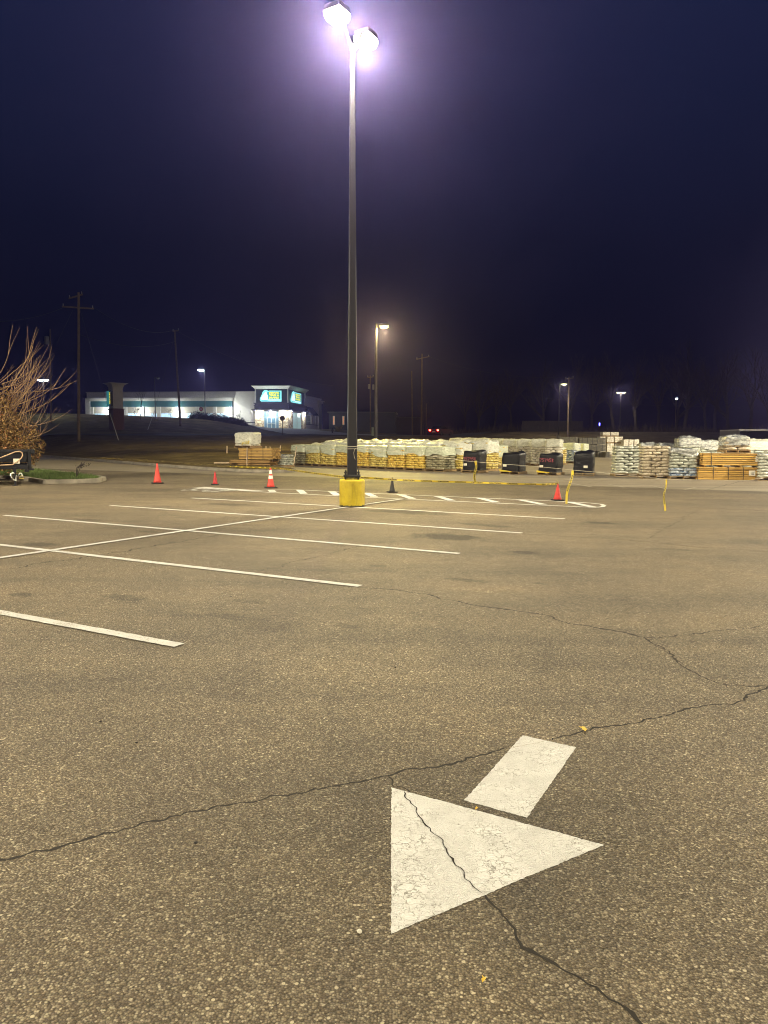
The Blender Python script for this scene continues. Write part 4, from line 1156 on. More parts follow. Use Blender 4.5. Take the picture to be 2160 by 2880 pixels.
def lumber_stack(label, x0, x1, yb, yt, Y, d, z0, nl, straps, tagx, seed, rz=0, name='lumber_bundle', m='lumber', endm=None, blocks=False, cols=8):
    a = AT(x0, yb, Y); b = AT(x1, yb, Y); w = (b.x-a.x)/math.cos(rz); h = AT(x0, yt, Y).z - z0
    t = thing(name, label, 'lumber bundle', (a.x, Y, z0), rz, 'bundles of yellow lumber')
    bm = B(); rnd = random.Random(seed)
    for i in range(nl):
        for j in range(cols):
            e0, e1 = rnd.uniform(0,.03), rnd.uniform(0,.03)
            box(bm, e0, w-e1, d*j/cols+rnd.uniform(0,.004), d*(j+1)/cols-.006, h*i/nl, h*(i+1)/nl-.016, None, .010)
    obj('boards', bm, M[m], t)
    for s in straps:
        bm = B(); x = w*s; zz = h-.004
        for (y0, y1, q0, q1) in ((-.006,-.001,-.006,zz+.006), (d-.001,d+.004,-.006,zz+.006), (-.001,d-.001,zz,zz+.006)): box(bm, x, x+.022, y0, y1, q0, q1)
        obj('strap', bm, M['black'], t)
    if tagx:
        bm = B(); box(bm, w*tagx, w*tagx+.26, -.012, -.007, h*.32, h*.32+.22); tg = obj('paper_tag', bm, M['paper'], t)
        bm = B()
        for q in range(3): box(bm, w*tagx+.10, w*tagx+.22, -.015, -.0125, h*.32+.05+.045*q, h*.32+.062+.045*q+.008*(q==0))
        obj('print_bars', bm, M['ink'], tg)
    if blocks:
        for s in (.03,.32,.6,.95):
            bm = B(); box(bm, w*s, w*s+.09, .0, d-.02, -.06, -.003, None, .004); obj('spacer_block', bm, M['lumber_old'], t)
    return t
Yl = 30.2
g0 = G(1961, 1349)
Yl = g0.y
zlow = AT(1961, 1312.5, Yl).z; zup0 = zlow+.065
lumber_stack('lower lumber bundle with four black straps, standing on the lot', 1961, 2131, 1349, 1312.5, Yl, 1.1, .01, 7, (.001,.25,.49,.73), .82, 2, R(-4))
up = lumber_stack('upper lumber bundle resting on blocks over the strapped one', 1973, 2144, 1349, 1274, Yl-.02, 1.1, zup0, 6, (.14,.88), .84, 3, R(-4), blocks=True)
c = AT(2064, 1272, Yl+.6)
zt = AT(1973, 1274, Yl).z
H = AT(2064, 1228, Yl+.5).z - zt
pallet('silver wrapped bag pallet sitting on top of the lumber', (c.x, Yl+.62, zt+.005), R(-4), 1.02, 1.0, 4, round((H-.18)/4, 3), 'bag_tan', 'hood_silver', 70, .38, .06, .05, None, dome=.08)
pb = AT(2030, 1268, 33.5)

# left side: timber heap, pallet on top and grey bag pallet
g = G(672, 1309, .14); Yh = g.y
th = thing('lumber_bundle', 'weathered board bundle on round timbers beside the verge kerb', 'lumber bundle', (g.x, Yh, .0), R(-14), 'bundles of yellow lumber')
zb0 = AT(672, 1291, Yh).z; zb1 = AT(672, 1260.5, Yh).z
bm = B(); rnd = random.Random(5)
Lx = 2.05
for i in range(7):
    for j in range(9):
        box(bm, rnd.uniform(-.03,.03), Lx-rnd.uniform(0,.1), 1.25*j/9, 1.25*(j+1)/9-.01, zb0+(zb1-zb0)*i/7, zb0+(zb1-zb0)*(i+1)/7-.008, None, .005)
obj('boards', bm, M['lumber_old'], th)
# its end grain face looks left: the bundle is deep
for s in (.25,.7):
    bm = B(); box(bm, Lx*s, Lx*s+.03, -.008, -.003, zb0-.01, zb1+.006); obj('strap', bm, M['black'], th)
zg = hgt(g.x+.6, Yh+.5)
for i in range(16):
    r = .052; lay = i//6; k = i % 6
    z = zg + .055 + lay*.10
    bm = B(); L0 = rnd.uniform(-.75,-.05); tube(bm, [(0,0,0),(Lx*.9-L0,0,rnd.uniform(-.03,.03))], r, 10)
    o = obj('landscape_timber', bm, M['timber'])
    rr = rnd.uniform(-.10,.10)
    o.location = Vector((g.x, Yh, 0)) + Matrix.Rotation(R(-14), 3, 'Z') @ Vector((L0+rnd.uniform(-.2,.1), .02+k*.21+rnd.uniform(-.02,.02), z))
    o.rotation_euler = (0, 0, R(-14)+rr)
    tag(o, 'round brown landscape timber lying loose under the weathered board bundle', 'landscape timber', 'loose round timbers under the weathered bundle')
pl_ = G(700, 1309, .14)
c = AT(698, 1259, Yh+.45); H = AT(698, 1217, Yh+.3).z - zb1
pallet('cream bag pallet with yellow scrawl, topping the weathered board bundle', (c.x, Yh+.42, zb1+.006), R(-30), 1.2, 1.0, 6, round((H-.17)/6, 3), 'bag_white', 'hood_white', 71, .18, .05, .10, None, taper=.08)
tt_ = [o for o in bpy.data.objects if o.get('label', '').startswith('cream bag pallet')][0]
bm = B(); rnd = random.Random(4)
for i in range(16):
    x = -.12+rnd.uniform(0,.62); z = .28+rnd.uniform(-.06,.10)
    pts = [Vector((x,-.545,z)), Vector((x+.05,-.55,z+.09*rnd.uniform(-1,1))), Vector((x+.11,-.545,z+.02))]
    for a, b in zip(pts, pts[1:]): 
        s = Vector((0,0,.014)); poly(bm, [a-s, b-s, b+s, a+s])
obj('yellow_scrawl', bm, tape_y, tt_)
pp('low grey bag pallet with a torn shiny cover, at the verge corner', 742, 822, 1314, 1279, 'bag_silver', 'hood_silver', 72, R(-32), hz=.82, lump=.06, layers=5, face=.8, skirt=.06, z0=.0)
def stake(label, x0, y0, x1, y1, Y, wd=.06):
    a, b = AT(x0, y0, Y), AT(x1, y1, Y); a.z = max(a.z, hgt(a.x, Y)+.0 if inside(a.x, Y) else 0) if y0 > 1300 else a.z
    bm = B(); d = (b-a); L_ = d.length; q = d.to_track_quat('Z', 'Y').to_matrix().to_4x4()
    box(bm, -wd/2, wd/2, -.02, .02, 0, L_, q, .004)
    o = obj('wooden_stake', bm, M['stake']); o.location = a
    return tag(o, label, 'stake', 'bleached wooden stakes around the timber heap')
stake('upright pale stake in front of the weathered board bundle', 694.5, 1310, 695, 1257, Yh-.45, .11)
stake('short pale stake behind the right part of the weathered bundle', 749, 1290, 748, 1255, Yh-.3, .10)
stake('leaning pale stake at the right end of the weathered bundle', 769, 1285, 759, 1256, Yh+1.5, .07)
stake('pale stake leaning over the low grey bag pallet', 783, 1300, 789, 1253, Yh+1.2, .11)
stake('long pale stake leaning in front of the leftmost mulch pallet', 826, 1309, 834, 1256, 41.5, .07)
stake('short pale stub behind the left end of the weathered bundle', 638.5, 1275, 638.5, 1254, Yh+2, .10)
bm = B(); tube(bm, [(0,0,0),(1.3,.3,0)], .05, 8); o = obj('landscape_timber', bm, M['stake']); o.location = tuple(AT(601,1283,Yh+1.5)); o.location.z = max(hgt(o.location.x, Yh+1.5)+.05, .1)
tag(o, 'pale round timber poking out left of the weathered bundle', 'landscape timber')

# dark open container beyond the lumber
cc = AT(2120, 1250, 60)
t = thing('dark_container', 'open black container beyond the pallets at the right edge', 'container', (cc.x, 60, 0), R(-8))
ctop = AT(2120, 1211, 60).z; w2 = (AT(2160,1211,60).x-AT(2088,1211,60).x)*1.15
bm = B(); w0 = -w2/2
box(bm, w0, w0+.08, 0, 5, 0, ctop); box(bm, w2/2, w2/2+.08, 0, 5, 0, ctop); box(bm, w0+.08, w2/2, 4.9, 5, 0, ctop-.003); box(bm, w0+.08, w2/2, 0, 4.9, .02, .1); obj('shell', bm, M['black_steel'], t)
bm = B(); box(bm, w0-.01, w2/2+.09, -.03, 5.02, ctop, ctop+.10); obj('roof', bm, M['galv'], t)
bm = B(); box(bm, w2/2+.09, w2/2+.75, -.06, -.0, .1, ctop-.25, None, .01); obj('door', bm, M['bark'], t)

# ------------------------------------------------------------------ dump trailer at the left
tx = G(43, 1366); TX, TY = tx.x, tx.y; TR = R(26)
def TL(p): return Matrix.Rotation(-TR, 3, 'Z') @ (Vector(p)-Vector((TX, TY, 0)))
t = thing('dump_trailer', 'black dump trailer with tan hose and white placard, left edge', 'trailer', (TX, TY, 0), TR)
bm = B(); zt_ = AT(40, 1268, TY+.5).z; XR = .52
box(bm, -4.6, XR-.1, .35, .43, .78, zt_-.06, None, .01)
box(bm, -4.6, XR-.1, 2.0, 2.08, .78, zt_-.06, None, .01); box(bm, -4.6, XR-.1, .431, 1.999, .78, .82)
for x in [-4.2+.75*i for i in range(6)]: box(bm, x, x+.07, .30, .349, .80, zt_-.08)
obj('bed', bm, M['black_steel'], t)
bm = B(); box(bm, -4.62, XR, .27, .36, zt_-.05, zt_+.03, None, .012); box(bm, -4.62, XR, 2.0, 2.12, zt_-.05, zt_+.03, None, .012); obj('top_rail', bm, M['black_steel'], t)
bm = B(); box(bm, XR-.1, XR+.0, .25, 2.12, .50, zt_+.05, None, .012); box(bm, XR+.0, XR+.12, .22, .40, zt_-.10, zt_+.06, None, .02); box(bm, XR, XR+.08, .3,.36,.50,.56); obj('front_panel', bm, M['black_steel'], t)
bm = B(); box(bm, -4.6, XR-.11, .1, .24, .55, .70, None, .01); box(bm, -4.6, XR-.11, 2.1, 2.2, .55, .70); box(bm, XR-.22,XR-.08,.1,2.2,.45,.54); obj('frame', bm, M['black_steel'], t)
bm = B(); pts = [TL(AT(x, y, TY+.02-(43-x)*.0048)) for x, y in ((-60,1302),(-20,1295),(20,1280),(42,1271),(55,1269.5),(62,1273),(63.5,1280),(60,1288),(50,1297),(35,1307),(0,1308.5),(-60,1309))]
tube(bm, pts, .018, 8); obj('hose', bm, M['hose'], t, smooth=True)
a, b = TL(AT(38,1304,TY+.08)), TL(AT(55,1290,TY+.08))
bm = B(); box(bm, a.x, b.x, .06, .07, a.z, b.z+0, None, .002); pc = obj('placard', bm, M['paper'], t)
bm = B(); box(bm, a.x+.12, a.x+.14, .05, .058, a.z+.03, b.z-.07); obj('ink_stroke', bm, M['ink'], pc)
bm = B(); box(bm, -.05,.05,.02,.12,.34,.62,None,.01); tube(bm, [(0,.07,.0),(0,.07,.36)], .032, 12); box(bm, -.09,.09,-.02,.16,0,.014,None,.005); obj('jack_post', bm, M['black_steel'], t)
bm = B()
for (x0, z0, x1, z1, sag) in ((-.14,.36,.03,.18,.05), (.03,.18,.05,.34,.0), (-.14,.36,-.02,.42,-.04), (.10,.33,.24,.33,-.09)):
    for i in range(9):
        q = (i+.5)/9; x = x0+(x1-x0)*q; z = z0+(z1-z0)*q - sag*4*q*(1-q)
        for k in range(8):
            pass
        c0 = Vector((x, .0, z)); nrm = (Vector((0,1,0)) if i % 2 else Vector((.3,.2,1)).normalized()); rr_ = ring(bm, c0, nrm, .017, 8)
        P = [v.co.copy() for v in rr_]
        bmesh.ops.delete(bm, geom=rr_, context='VERTS')
        tube(bm, P+[P[0]], .0055, 5)
obj('safety_chain', bm, M['chain'], t)
bm = B(); box(bm, .12,.26,-.02,.02,.23,.26,None,.008); tube(bm, [(.14,0,.26),(.16,0,.32),(.22,0,.34),(.26,0,.28)], .008, 6); obj('brass_hook', bm, simple('brass', (.70,.55,.15), .35, .1, metal=.7), t)
for x in (-1.55, -2.45):
    bm = B(); 
    lathe(bm, [(.20,-.10),(.30,-.11),(.36,-.09),(.375,-.04),(.375,.04),(.36,.09),(.30,.11),(.20,.10)], 28)
    for v in bm.verts: v.co = Vector((v.co.x, v.co.z, v.co.y))
    wh = obj('tyre', bm, M['black'], t, smooth=True); wh.location = (x, .16, .375)
    bm = B(); lathe(bm, [(.19,-.05),(.195,.05),(.12,.07),(.05,.04)], 20)
    for v in bm.verts: v.co = Vector((v.co.x, -v.co.z, v.co.y))
    rm = obj('rim', bm, M['galv'], wh, smooth=True); rm.location = (0,-.05,0)
bm = B(); box(bm, -3.0,-1.0,.02,.24,.80,.84); box(bm, -3.1,-1.0,.02,.24,.70,.798); obj('fender', bm, M['black_steel'], t)

# ------------------------------------------------------------------ the shrub behind it
def shrub():
    base = Vector((-15.05, 28.2, .13)); t = thing('autumn_shrub', 'large rust-brown leafy shrub with long bare whips, left edge', 'shrub', tuple(base))
    rnd = random.Random(12); bm = B()
    for i in range(7):
        a = rnd.uniform(0, 2*PI); q = Vector((math.cos(a)*.7, math.sin(a)*.6, 1.8)); tube(bm, [(0,0,0), q*.5+Vector((.05,.05,0)), q], [.09,.06,.03], 7)
    obj('trunk', bm, M['bark'], t)
    bm = B()
    # bare whips arching up and to the right
    for i in range(56):
        a = rnd.uniform(-1.2, 1.25) if i < 90 else rnd.uniform(0, 2*PI); el = rnd.uniform(-.1, 1.2)
        if i < 60: a = rnd.uniform(-.5,.5)
        st = Vector((math.cos(a)*rnd.uniform(.2,1.5), math.sin(a)*rnd.uniform(.2,.9), rnd.uniform(1.1,3.6)))
        L_ = rnd.uniform(1.3,2.7)
        d = Vector((math.cos(a)*math.cos(el), math.sin(a)*math.cos(el)*.6, math.sin(el))); pts = [st]; rad = [.012]
        steps = 9
        for k in range(steps):
            d = (d + Vector((rnd.uniform(-.09,.09), rnd.uniform(-.09,.09), 0.07+rnd.uniform(-.08,.08)))).normalized()
            pts.append(pts[-1]+d*L_/steps); rad.append(.012*(1-(k+1)/steps)+.003)
        tube(bm, pts, rad, 4, False)
        for s in range(rnd.randint(1, 3)):
            k = rnd.randint(3, 6); dd = (d+Vector((rnd.uniform(-.5,.5), rnd.uniform(-.5,.5), rnd.uniform(-.2,.5)))).normalized(); P = [pts[k]]
            for _ in range(5):
                dd = (dd+Vector((rnd.uniform(-.1,.1), rnd.uniform(-.1,.1), .10))).normalized(); P.append(P[-1]+dd*L_*.09)
            tube(bm, P, [.008,.007,.006,.005,.004,.003], 3, False)
    obj('whips', bm, M['twig'], t)
    bm = B(); lob = [(Vector((.1,.0,1.5)), Vector((1.9,1.2,1.2))), (Vector((-.1,0,2.4)), Vector((1.5,1.1,1.25))), (Vector((-.5,0,3.4)), Vector((1.05,.9,1.0))), (Vector((.9,0,1.2)), Vector((1.3,.9,.9))), (Vector((.4,-.2,.8)), Vector((1.6,1.1,.8)))]
    n = 0
    while n < 34000:
        c, r = rnd.choice(lob)
        v = Vector((rnd.gauss(0,1), rnd.gauss(0,1), rnd.gauss(0,1))).normalized()*rnd.uniform(.45,1.06)
        p = c + Vector((v.x*r.x, v.y*r.y, v.z*r.z))
        if noise.noise(p*2.3) < -.12 and rnd.random() < .8: continue
        if p.z < .1: continue
        n += 1
        s = rnd.uniform(.025,.062); d = Vector((rnd.gauss(0,1), rnd.gauss(0,1), rnd.gauss(0,1)+.4)).normalized()*s; e = d.cross(Vector((rnd.gauss(0,1), rnd.gauss(0,1), rnd.gauss(0,1)))).normalized()*s*.38
        poly(bm, [p-d, p+e, p+d, p-e])
    m, nt, pr, out = newmat('rust_leaves'); ge = N(nt, 'ShaderNodeNewGeometry')
    c = ramp(nt, ge.outputs['Random Per Island'], [(0, (.045,.032,.010)), (.3, (.13,.075,.02)), (.6, (.22,.125,.035)), (.85, (.32,.20,.06)), (1, (.34,.11,.05))]).outputs[0]
    nt.links.new(c, pr.inputs['Base Color']); pr.inputs['Roughness'].default_value = .65
    obj('foliage', bm, m, t)
    return t
shrub()
bm = B(); rnd = random.Random(3); g = G(92, 1330)
for i in range(6):
    d = Vector((rnd.uniform(-.1,.3), rnd.uniform(-.1,.1), 0)); P = [Vector((0,0,0)), Vector((.1*i/6,0,.35))+d*.3, Vector((.25,0,.5))+d]
    tube(bm, P, [.012,.009,.004], 4)
    for k in range(14):
        p = P[1].lerp(P[2], rnd.random())+Vector((rnd.uniform(-.06,.06),rnd.uniform(-.06,.06),rnd.uniform(-.05,.05))); s = rnd.uniform(.02,.04)
        poly(bm, [p, p+Vector((s,0,s*.4)), p+Vector((s*1.6,0,s*1.5)), p+Vector((s*.3,.01,s))])
sp_ = obj('small_plant', bm, M['bark']); sp_.location = (TX+.75, TY+3.2, .13); tag(sp_, 'scraggly dark sprig sticking out beside the black trailer', 'plant')

# ------------------------------------------------------------------ tyre shop
SH = thing('tyre_shop', 'white tyre shop on the hill with a lit corner tower', 'shop building', (-17.9, 140, 3.45), R(-9))
m, nt, p, out = newmat('painted_white_brick'); tcn = N(nt, 'ShaderNodeTexCoord')
br = N(nt, 'ShaderNodeTexBrick'); mp = N(nt, 'ShaderNodeMapping'); mp.inputs['Rotation'].default_value = (R(90),0,0); nt.links.new(tcn.outputs['Object'], mp.inputs[0]); nt.links.new(mp.outputs[0], br.inputs['Vector'])
br.inputs['Scale'].default_value = 2.4; br.inputs['Color1'].default_value = (.74,.71,.64,1); br.inputs['Color2'].default_value = (.66,.63,.57,1); br.inputs['Mortar'].default_value = (.42,.40,.36,1); br.inputs['Mortar Size'].default_value = .012
nt.links.new(br.outputs[0], p.inputs['Base Color']); p.inputs['Roughness'].default_value = .8; bump(nt, p, noise_n(nt, tcn.outputs['Object'], 3, 4, .7).outputs[0], .4, .05)
M['white_brick'] = m
m, nt, p, out = newmat('ledge_stone'); tcn = N(nt, 'ShaderNodeTexCoord')
mp = N(nt, 'ShaderNodeMapping'); mp.inputs['Scale'].default_value = (1,1,2.2); nt.links.new(tcn.outputs['Object'], mp.inputs[0])
v = N(nt, 'ShaderNodeTexVoronoi'); v.inputs['Scale'].default_value = 3.2; nt.links.new(mp.outputs[0], v.inputs['Vector'])
ve = N(nt, 'ShaderNodeTexVoronoi', feature='DISTANCE_TO_EDGE'); ve.inputs['Scale'].default_value = 3.2; nt.links.new(mp.outputs[0], ve.inputs['Vector'])
sp2 = N(nt, 'ShaderNodeSeparateColor'); nt.links.new(v.outputs['Color'], sp2.inputs[0])
c = ramp(nt, sp2.outputs[0], [(0, (.30,.20,.10)), (.4, (.55,.42,.25)), (.8, (.70,.60,.42))]).outputs[0]
c = mixc(nt, ramp(nt, ve.outputs['Distance'], [(.03, (0,0,0)), (.07, (1,1,1))]).outputs[0], (.05,.04,.025), c)
nt.links.new(c, p.inputs['Base Color']); p.inputs['Roughness'].default_value = .85
M['stone'] = m
M['stucco'] = simple('pale_stucco', (.55,.53,.48), .8, .1, 2)
M['teal'] = simple('teal_fascia', (.03,.105,.11), .5, .1)
M['dteal'] = simple('dark_teal_panel', (.012,.022,.022), .45, .1)
M['awning'] = simple('dark_awning', (.015,.025,.03), .8, .1)
M['roller'] = simple('beige_roller_door', (.50,.46,.37), .6, .06)
M['bframe'] = simple('silver_window_frame', (.50,.55,.55), .35, .05, metal=.3)
M['lit_glass'] = glow('lit_shop_glass', (.16,.30,.40), .10)
M['dark_band'] = simple('black_brown_band', (.03,.027,.025), .5, .1)
def sb(name, m, *boxes, parent=SH, bev=0):
    bm = B()
    for b_ in boxes: box(bm, *b_, None, bev)
    return obj(name, bm, m, parent)
def lxs(src):
    r = (src/1.30199-829.5)/1614.6; return -((-17.9-140*r)/(.988+.156*r))

XL = lxs(241)
sb('main_wall', M['white_brick'], (XL, -6.41, 1.2, 28, -1, 7.0), (-6.4, -.6, 12.51, 28, -1, 7.0))
sb('parapet_cap', M['stucco'], (XL-.1, -6.42, 1.05, 1.45, 7.003, 7.15), (-.9, -.45, 12.52, 28.15, 7.003, 7.15))
pil = [258, 302.5, 351.3, 399, 445, 497.8, 553, 602, 647]
PXs = [lxs(s) for s in pil]
sb('left_pier', M['stucco'], (XL, PXs[0]-.3, .55, 1.19, -1, 5.9))
for x in PXs: sb('bay_pillar', M['stucco'], (x-.32, x+.32, .62, 1.19, -1, 4.25))
sb('fascia_band', M['teal'], (PXs[0]-.29, PXs[-1]+.3, .70, 1.185, 4.26, 5.35))
sb('band_cornice', M['stucco'], (PXs[0]-.29, PXs[-1]+.5, .45, 1.19, 5.353, 5.75), (PXs[0]-.29, PXs[-1]+.62, .30, 1.18, 5.753, 5.95))
for i in range(8):
    x0, x1 = PXs[i]+.34, PXs[i+1]-.34
    dr = sb('garage_door', M['roller'], (x0, x1, 1.02, 1.15, 3.0, 4.24))
    gl = sb('door_window', glow('lit_bay_glass_%d' % i, (.62,.85,1) if i % 2 else (.55,.80,.95), 0.65+.35*(i % 3)), (x0, x1, 1.06, 1.12, 0, 2.995), parent=dr)
    sb('door_bars', M['bframe'], *[(x0+(x1-x0)*k/4-.03, x0+(x1-x0)*k/4+.03, 1.02, 1.055, 0, 2.99) for k in range(5)], *[(x0, x1, .985, 1.018, z, z+.05) for z in (.9,1.8,2.5)], parent=dr)
pk = glow('wall_pack_lens', (.93,1,.97), 55)
for s in (302.5, 399, 497.8, 647):
    x = lxs(s); q = sb('wall_light', M['galv'], (x-.2, x+.2, .42, .615, 3.3, 3.7)); sb('lens', pk, (x-.18, x+.18, .34, .415, 3.25, 3.6), parent=q)
    lamp((x, -.5, 3.4), 420, WHITE, .15, False, SH)
# wall between bays and tower with wainscot
sb('wainscot', M['dark_band'], (-9.6,-6.41,.98,1.19,1.2,1.35), (-.595,-.42,12.52,28.1,1.2,1.35)); sb('wainscot_block', M['stucco'], (-9.6,-6.42,1.03,1.19,-1,1.19), (-.594,-.46,12.52,28.05,-1,1.19))
# tower
tw = SH
sb('stone_wall', M['stone'], (-6.4,-4.75,0,.35,-1,3.5), (-1.8,0,0,.35,-1,3.5), (-.35,-.003,.351,3.2,-1,3.5), (-.35,-.002,9.3,12.5,-1,3.5), (-6.4,-6.05,.351,12.5,-1,3.5))
sb('canopy', M['dark_band'], (-6.95,.55,-.55,13.0,3.503,3.72))
sb('canopy_fascia', M['dark_band'], (-6.5,.1,-.1,12.6,3.723,4.35), (-6.6,.2,-.2,12.7,4.353,4.5), (-6.45,.06,-.06,12.56,4.503,4.75), (-6.6,.2,-.2,12.7,4.753,4.92))
sb('tower_panel', M['dteal'], (-6.2,-.2,.05,12.3,4.923,7.45))
sb('corner_post', M['stucco'], (-6.4,-6.203,-.02,.3,4.923,7.45), (-.197,.02,-.02,.25,4.923,7.45), (-.197,.02,12.25,12.5,4.923,7.45))
bm = B(); prev = None
for e, z in ((.02,7.453),(.08,7.5),(.14,7.62),(.30,7.82),(.50,7.97),(.55,8.0),(.55,8.12)):
    cur = [bm.verts.new(q) for q in ((-6.4-e,0-e,z),(0+e,0-e,z),(0+e,12.5+e,z),(-6.4-e,12.5+e,z))]
    if prev:
        for k in range(4): bm.faces.new((prev[k], prev[(k+1)%4], cur[(k+1)%4], cur[k]))
    prev = cur
bm.faces.new(prev); obj('cornice', bm, M['stucco'], tw)
# glazing, front
def glazing(bx0, bx1, z0, z1, cols, rows, side=False, y=.18, pane=M['lit_glass'], parent=SH):
    bm = B(); fr_ = .07
    def bb(a0, a1, d0, d1, q0, q1):
        if side: box(bm, d0, d1, a0, a1, q0, q1)
        else: box(bm, a0, a1, d0, d1, q0, q1)
    dd = (y-.05, y+.05) if not side else (y-.05, y+.05)
    for c_ in cols: bb(c_-fr_/2, c_+fr_/2, dd[0], dd[1], z0, z1)
    for r_ in rows: bb(bx0, bx1, dd[0]+.008, dd[1]-.008, r_-fr_/2, r_+fr_/2)
    f = obj('window', bm, M['bframe'], parent)
    bm = B()
    if side: box(bm, y-.01, y+.01, bx0, bx1, z0, z1)
    else: box(bm, bx0, bx1, y-.01, y+.01, z0, z1)
    obj('pane', bm, pane, f); return f
glazing(-4.75,-1.8,0,3.3,(-4.7,-4.15,-2.4,-1.85),(.05,2.3,3.25))
bm = B()
for a, b_ in ((-4.1,-3.28),(-3.26,-2.45)): 
    box(bm, a, a+.08, .10, .16, 0, 2.2); box(bm, b_-.08, b_, .10, .16, 0, 2.2); box(bm, a+.08, b_-.08, .105, .155, 2.1, 2.2); box(bm, a+.08, b_-.08, .105, .155, 0, .15); box(bm, a+.08, b_-.08, .105, .155, 1.0, 1.08)
dr = obj('entrance_door', bm, M['bframe'], SH)
bm = B(); box(bm, -3.36,-3.33,.02,.06,.8,1.4); box(bm, -3.21,-3.18,.02,.06,.8,1.4); obj('handle', bm, M['galv'], dr)
glazing(3.25,9.25,0,3.3,(3.3,5.6,6.4,9.2),(.05,1.5,2.3,3.25), True, -.1, glow('lit_side_glass', (.42,.62,.58), .45))
for (x, y) in ((-5.6,-.3),(-3.3,-.3),(-.9,-.3),(.3,1.0),(.3,11.0)):
    q = sb('soffit_light', M['galv'], (x-.14,x+.14,y-.14,y+.14,3.44,3.50)); sb('lens', pk, (x-.12,x+.12,y-.12,y+.12,3.41,3.437), parent=q)
    lamp((x, y-.5 if y < 0 else y, 3.0), 400, WHITE, .12, False, SH)
# right wing: awning, window, pilaster, light
bm = B(); poly(bm, [(-.58,14.6,4.9),(-.58,20.4,4.9),(.75,20.6,3.2),(.75,14.4,3.2)]); poly(bm, [(-.58,14.6,4.9),(.75,14.4,3.2),(-.58,14.4,3.2)]); poly(bm, [(-.58,20.4,4.9),(-.58,20.6,3.2),(.75,20.6,3.2)])
obj('awning', bm, M['awning'], SH)
glazing(14.8,18.5,.2,3.15,(14.85,16.2,18.45),(.25,1.9,3.1), True, -.56, glow('lit_wing_glass', (.30,.34,.34), .06))
sb('pilaster', M['stucco'], (-.59,-.3,24.8,27.2,-1,6.0), (-.59,0,24.6,27.4,6.003,6.4), (-.59,.25,24.4,27.6,6.403,6.6))
sb('downpipe', M['stucco'], (-.595,-.45,19.2,19.35,-1,3.1), (-.595,-.45,22.5,22.65,-1,3.1))
# signs on tower: plain pale shape in place of the figure, lettering copied
sgw = glow('lit_sign_white', (.30,.86,.90), 1.0); sgt = glow('lit_sign_teal', (.0,.34,.36), .8); sgy = glow('lit_sign_yellow', (1,.86,.02), 1.1); sgp = glow('lit_sign_pale', (.85,.97,.95), 1.0)
def shop_sign(side):
    # a flat box with a halo edge; drawn in (a, z) with a along the wall
    def P(a, z, dpt):
        return (-.2+dpt+.0, a, z) if side else (a, .05-dpt, z)
    a0, k = (2.3, 2.05) if side else (-5.42, 1.0)     # the side sign is the same sign, seen obliquely
    W_ = 4.15; H_ = 2.05; z0 = 5.15
    kk = 1.75 if side else 1.0
    def prism(name, pts, d0, d1, m, parent):
        bm = B(); f = [bm.verts.new(P(a0+x*kk, z0+y, d1)) for x, y in pts]; g_ = [bm.verts.new(P(a0+x*kk, z0+y, d0)) for x, y in pts]
        bm.faces.new(f)
        for i in range(len(pts)): bm.faces.new((f[i-1], f[i], g_[i], g_[i-1]))
        bmesh.ops.recalc_face_normals(bm, faces=bm.faces[:])
        return obj(name, bm, m, parent)
    outl = [(.25,.0),(W_,-.0),(W_,2.0),(1.85,2.02)] + [(1.15+.72*math.cos(a), 1.38+.75*math.sin(a)) for a in [R(x) for x in range(50,181,16)]] + [(.22,1.0),(.03,.62),(.0,.3),(.08,.1)]
    s = prism('sign_box', outl, .0, .10, sgw, SH)
    prism('pale_shape', [(.30,.34),(1.5,.34),(1.5,1.35),(1.2,1.85),(.9,1.6),(.42,1.0),(.2,.6)], .10, .114, sgp, s)
    inn = [(1.78,.28),(W_-.16,.28),(W_-.16,1.86),(1.78,1.86)]
    prism('teal_panel', [(1.62,.42),(W_-.20,.42),(W_-.20,1.84),(1.62,1.84)], .10, .115, sgt, s)
    prism('teal_cap', [(1.42,1.25),(1.62,1.25),(1.62,1.84),(1.45,1.75)], .10, .116, sgt, s)
    prism('white_bar', [(1.62,.22),(W_-.20,.22),(W_-.20,.36),(1.62,.36)], .10, .115, sgp, s)
    prism('teal_border', [(.35,.13),(1.5,.13),(1.5,.2),(.35,.2)], .10, .112, sgt, s)
    bm = B()
    for tx_, x, y, w_, h_ in (('MAVIS', 1.78, 1.42, 1.95, .36), ('TIRES &', 1.80, .98, 1.95, .34), ('BRAKES', 1.78, .55, 1.95, .34)):
        o_ = Vector(P(a0+x*kk, z0+y, .125)); ux = Vector(P(a0+(x+w_)*kk, z0+y, .125))-o_
        add_text(bm, tx_, o_, ux, (0,0,h_), .045)
    obj('lettering', bm, sgy, s)
shop_sign(False); shop_sign(True)
lamp((-3.3,-2.0,6.2), 60, (.5,1,.95), .4, False, SH); lamp((2.0,6.0,6.2), 60, (.5,1,.95), .4, False, SH)
# flag by the tower
fl = thing('wall_flag', 'small pale flag leaning from the wall left of the corner tower', 'flag', tuple(SH.matrix_basis @ Vector((-7.1,.9,2.6))))
bm = B(); tube(bm, [(0,0,0),(-.45,-.5,1.5)], .03, 6); obj('flag_pole', bm, M['white_paint'], fl)
bm = B(); poly(bm, [(-.42,-.5,1.45),(-.15,-.35,1.0),(-.02,-.3,.2),(-.2,-.3,.5)]); obj('cloth', bm, M['paper'], fl)

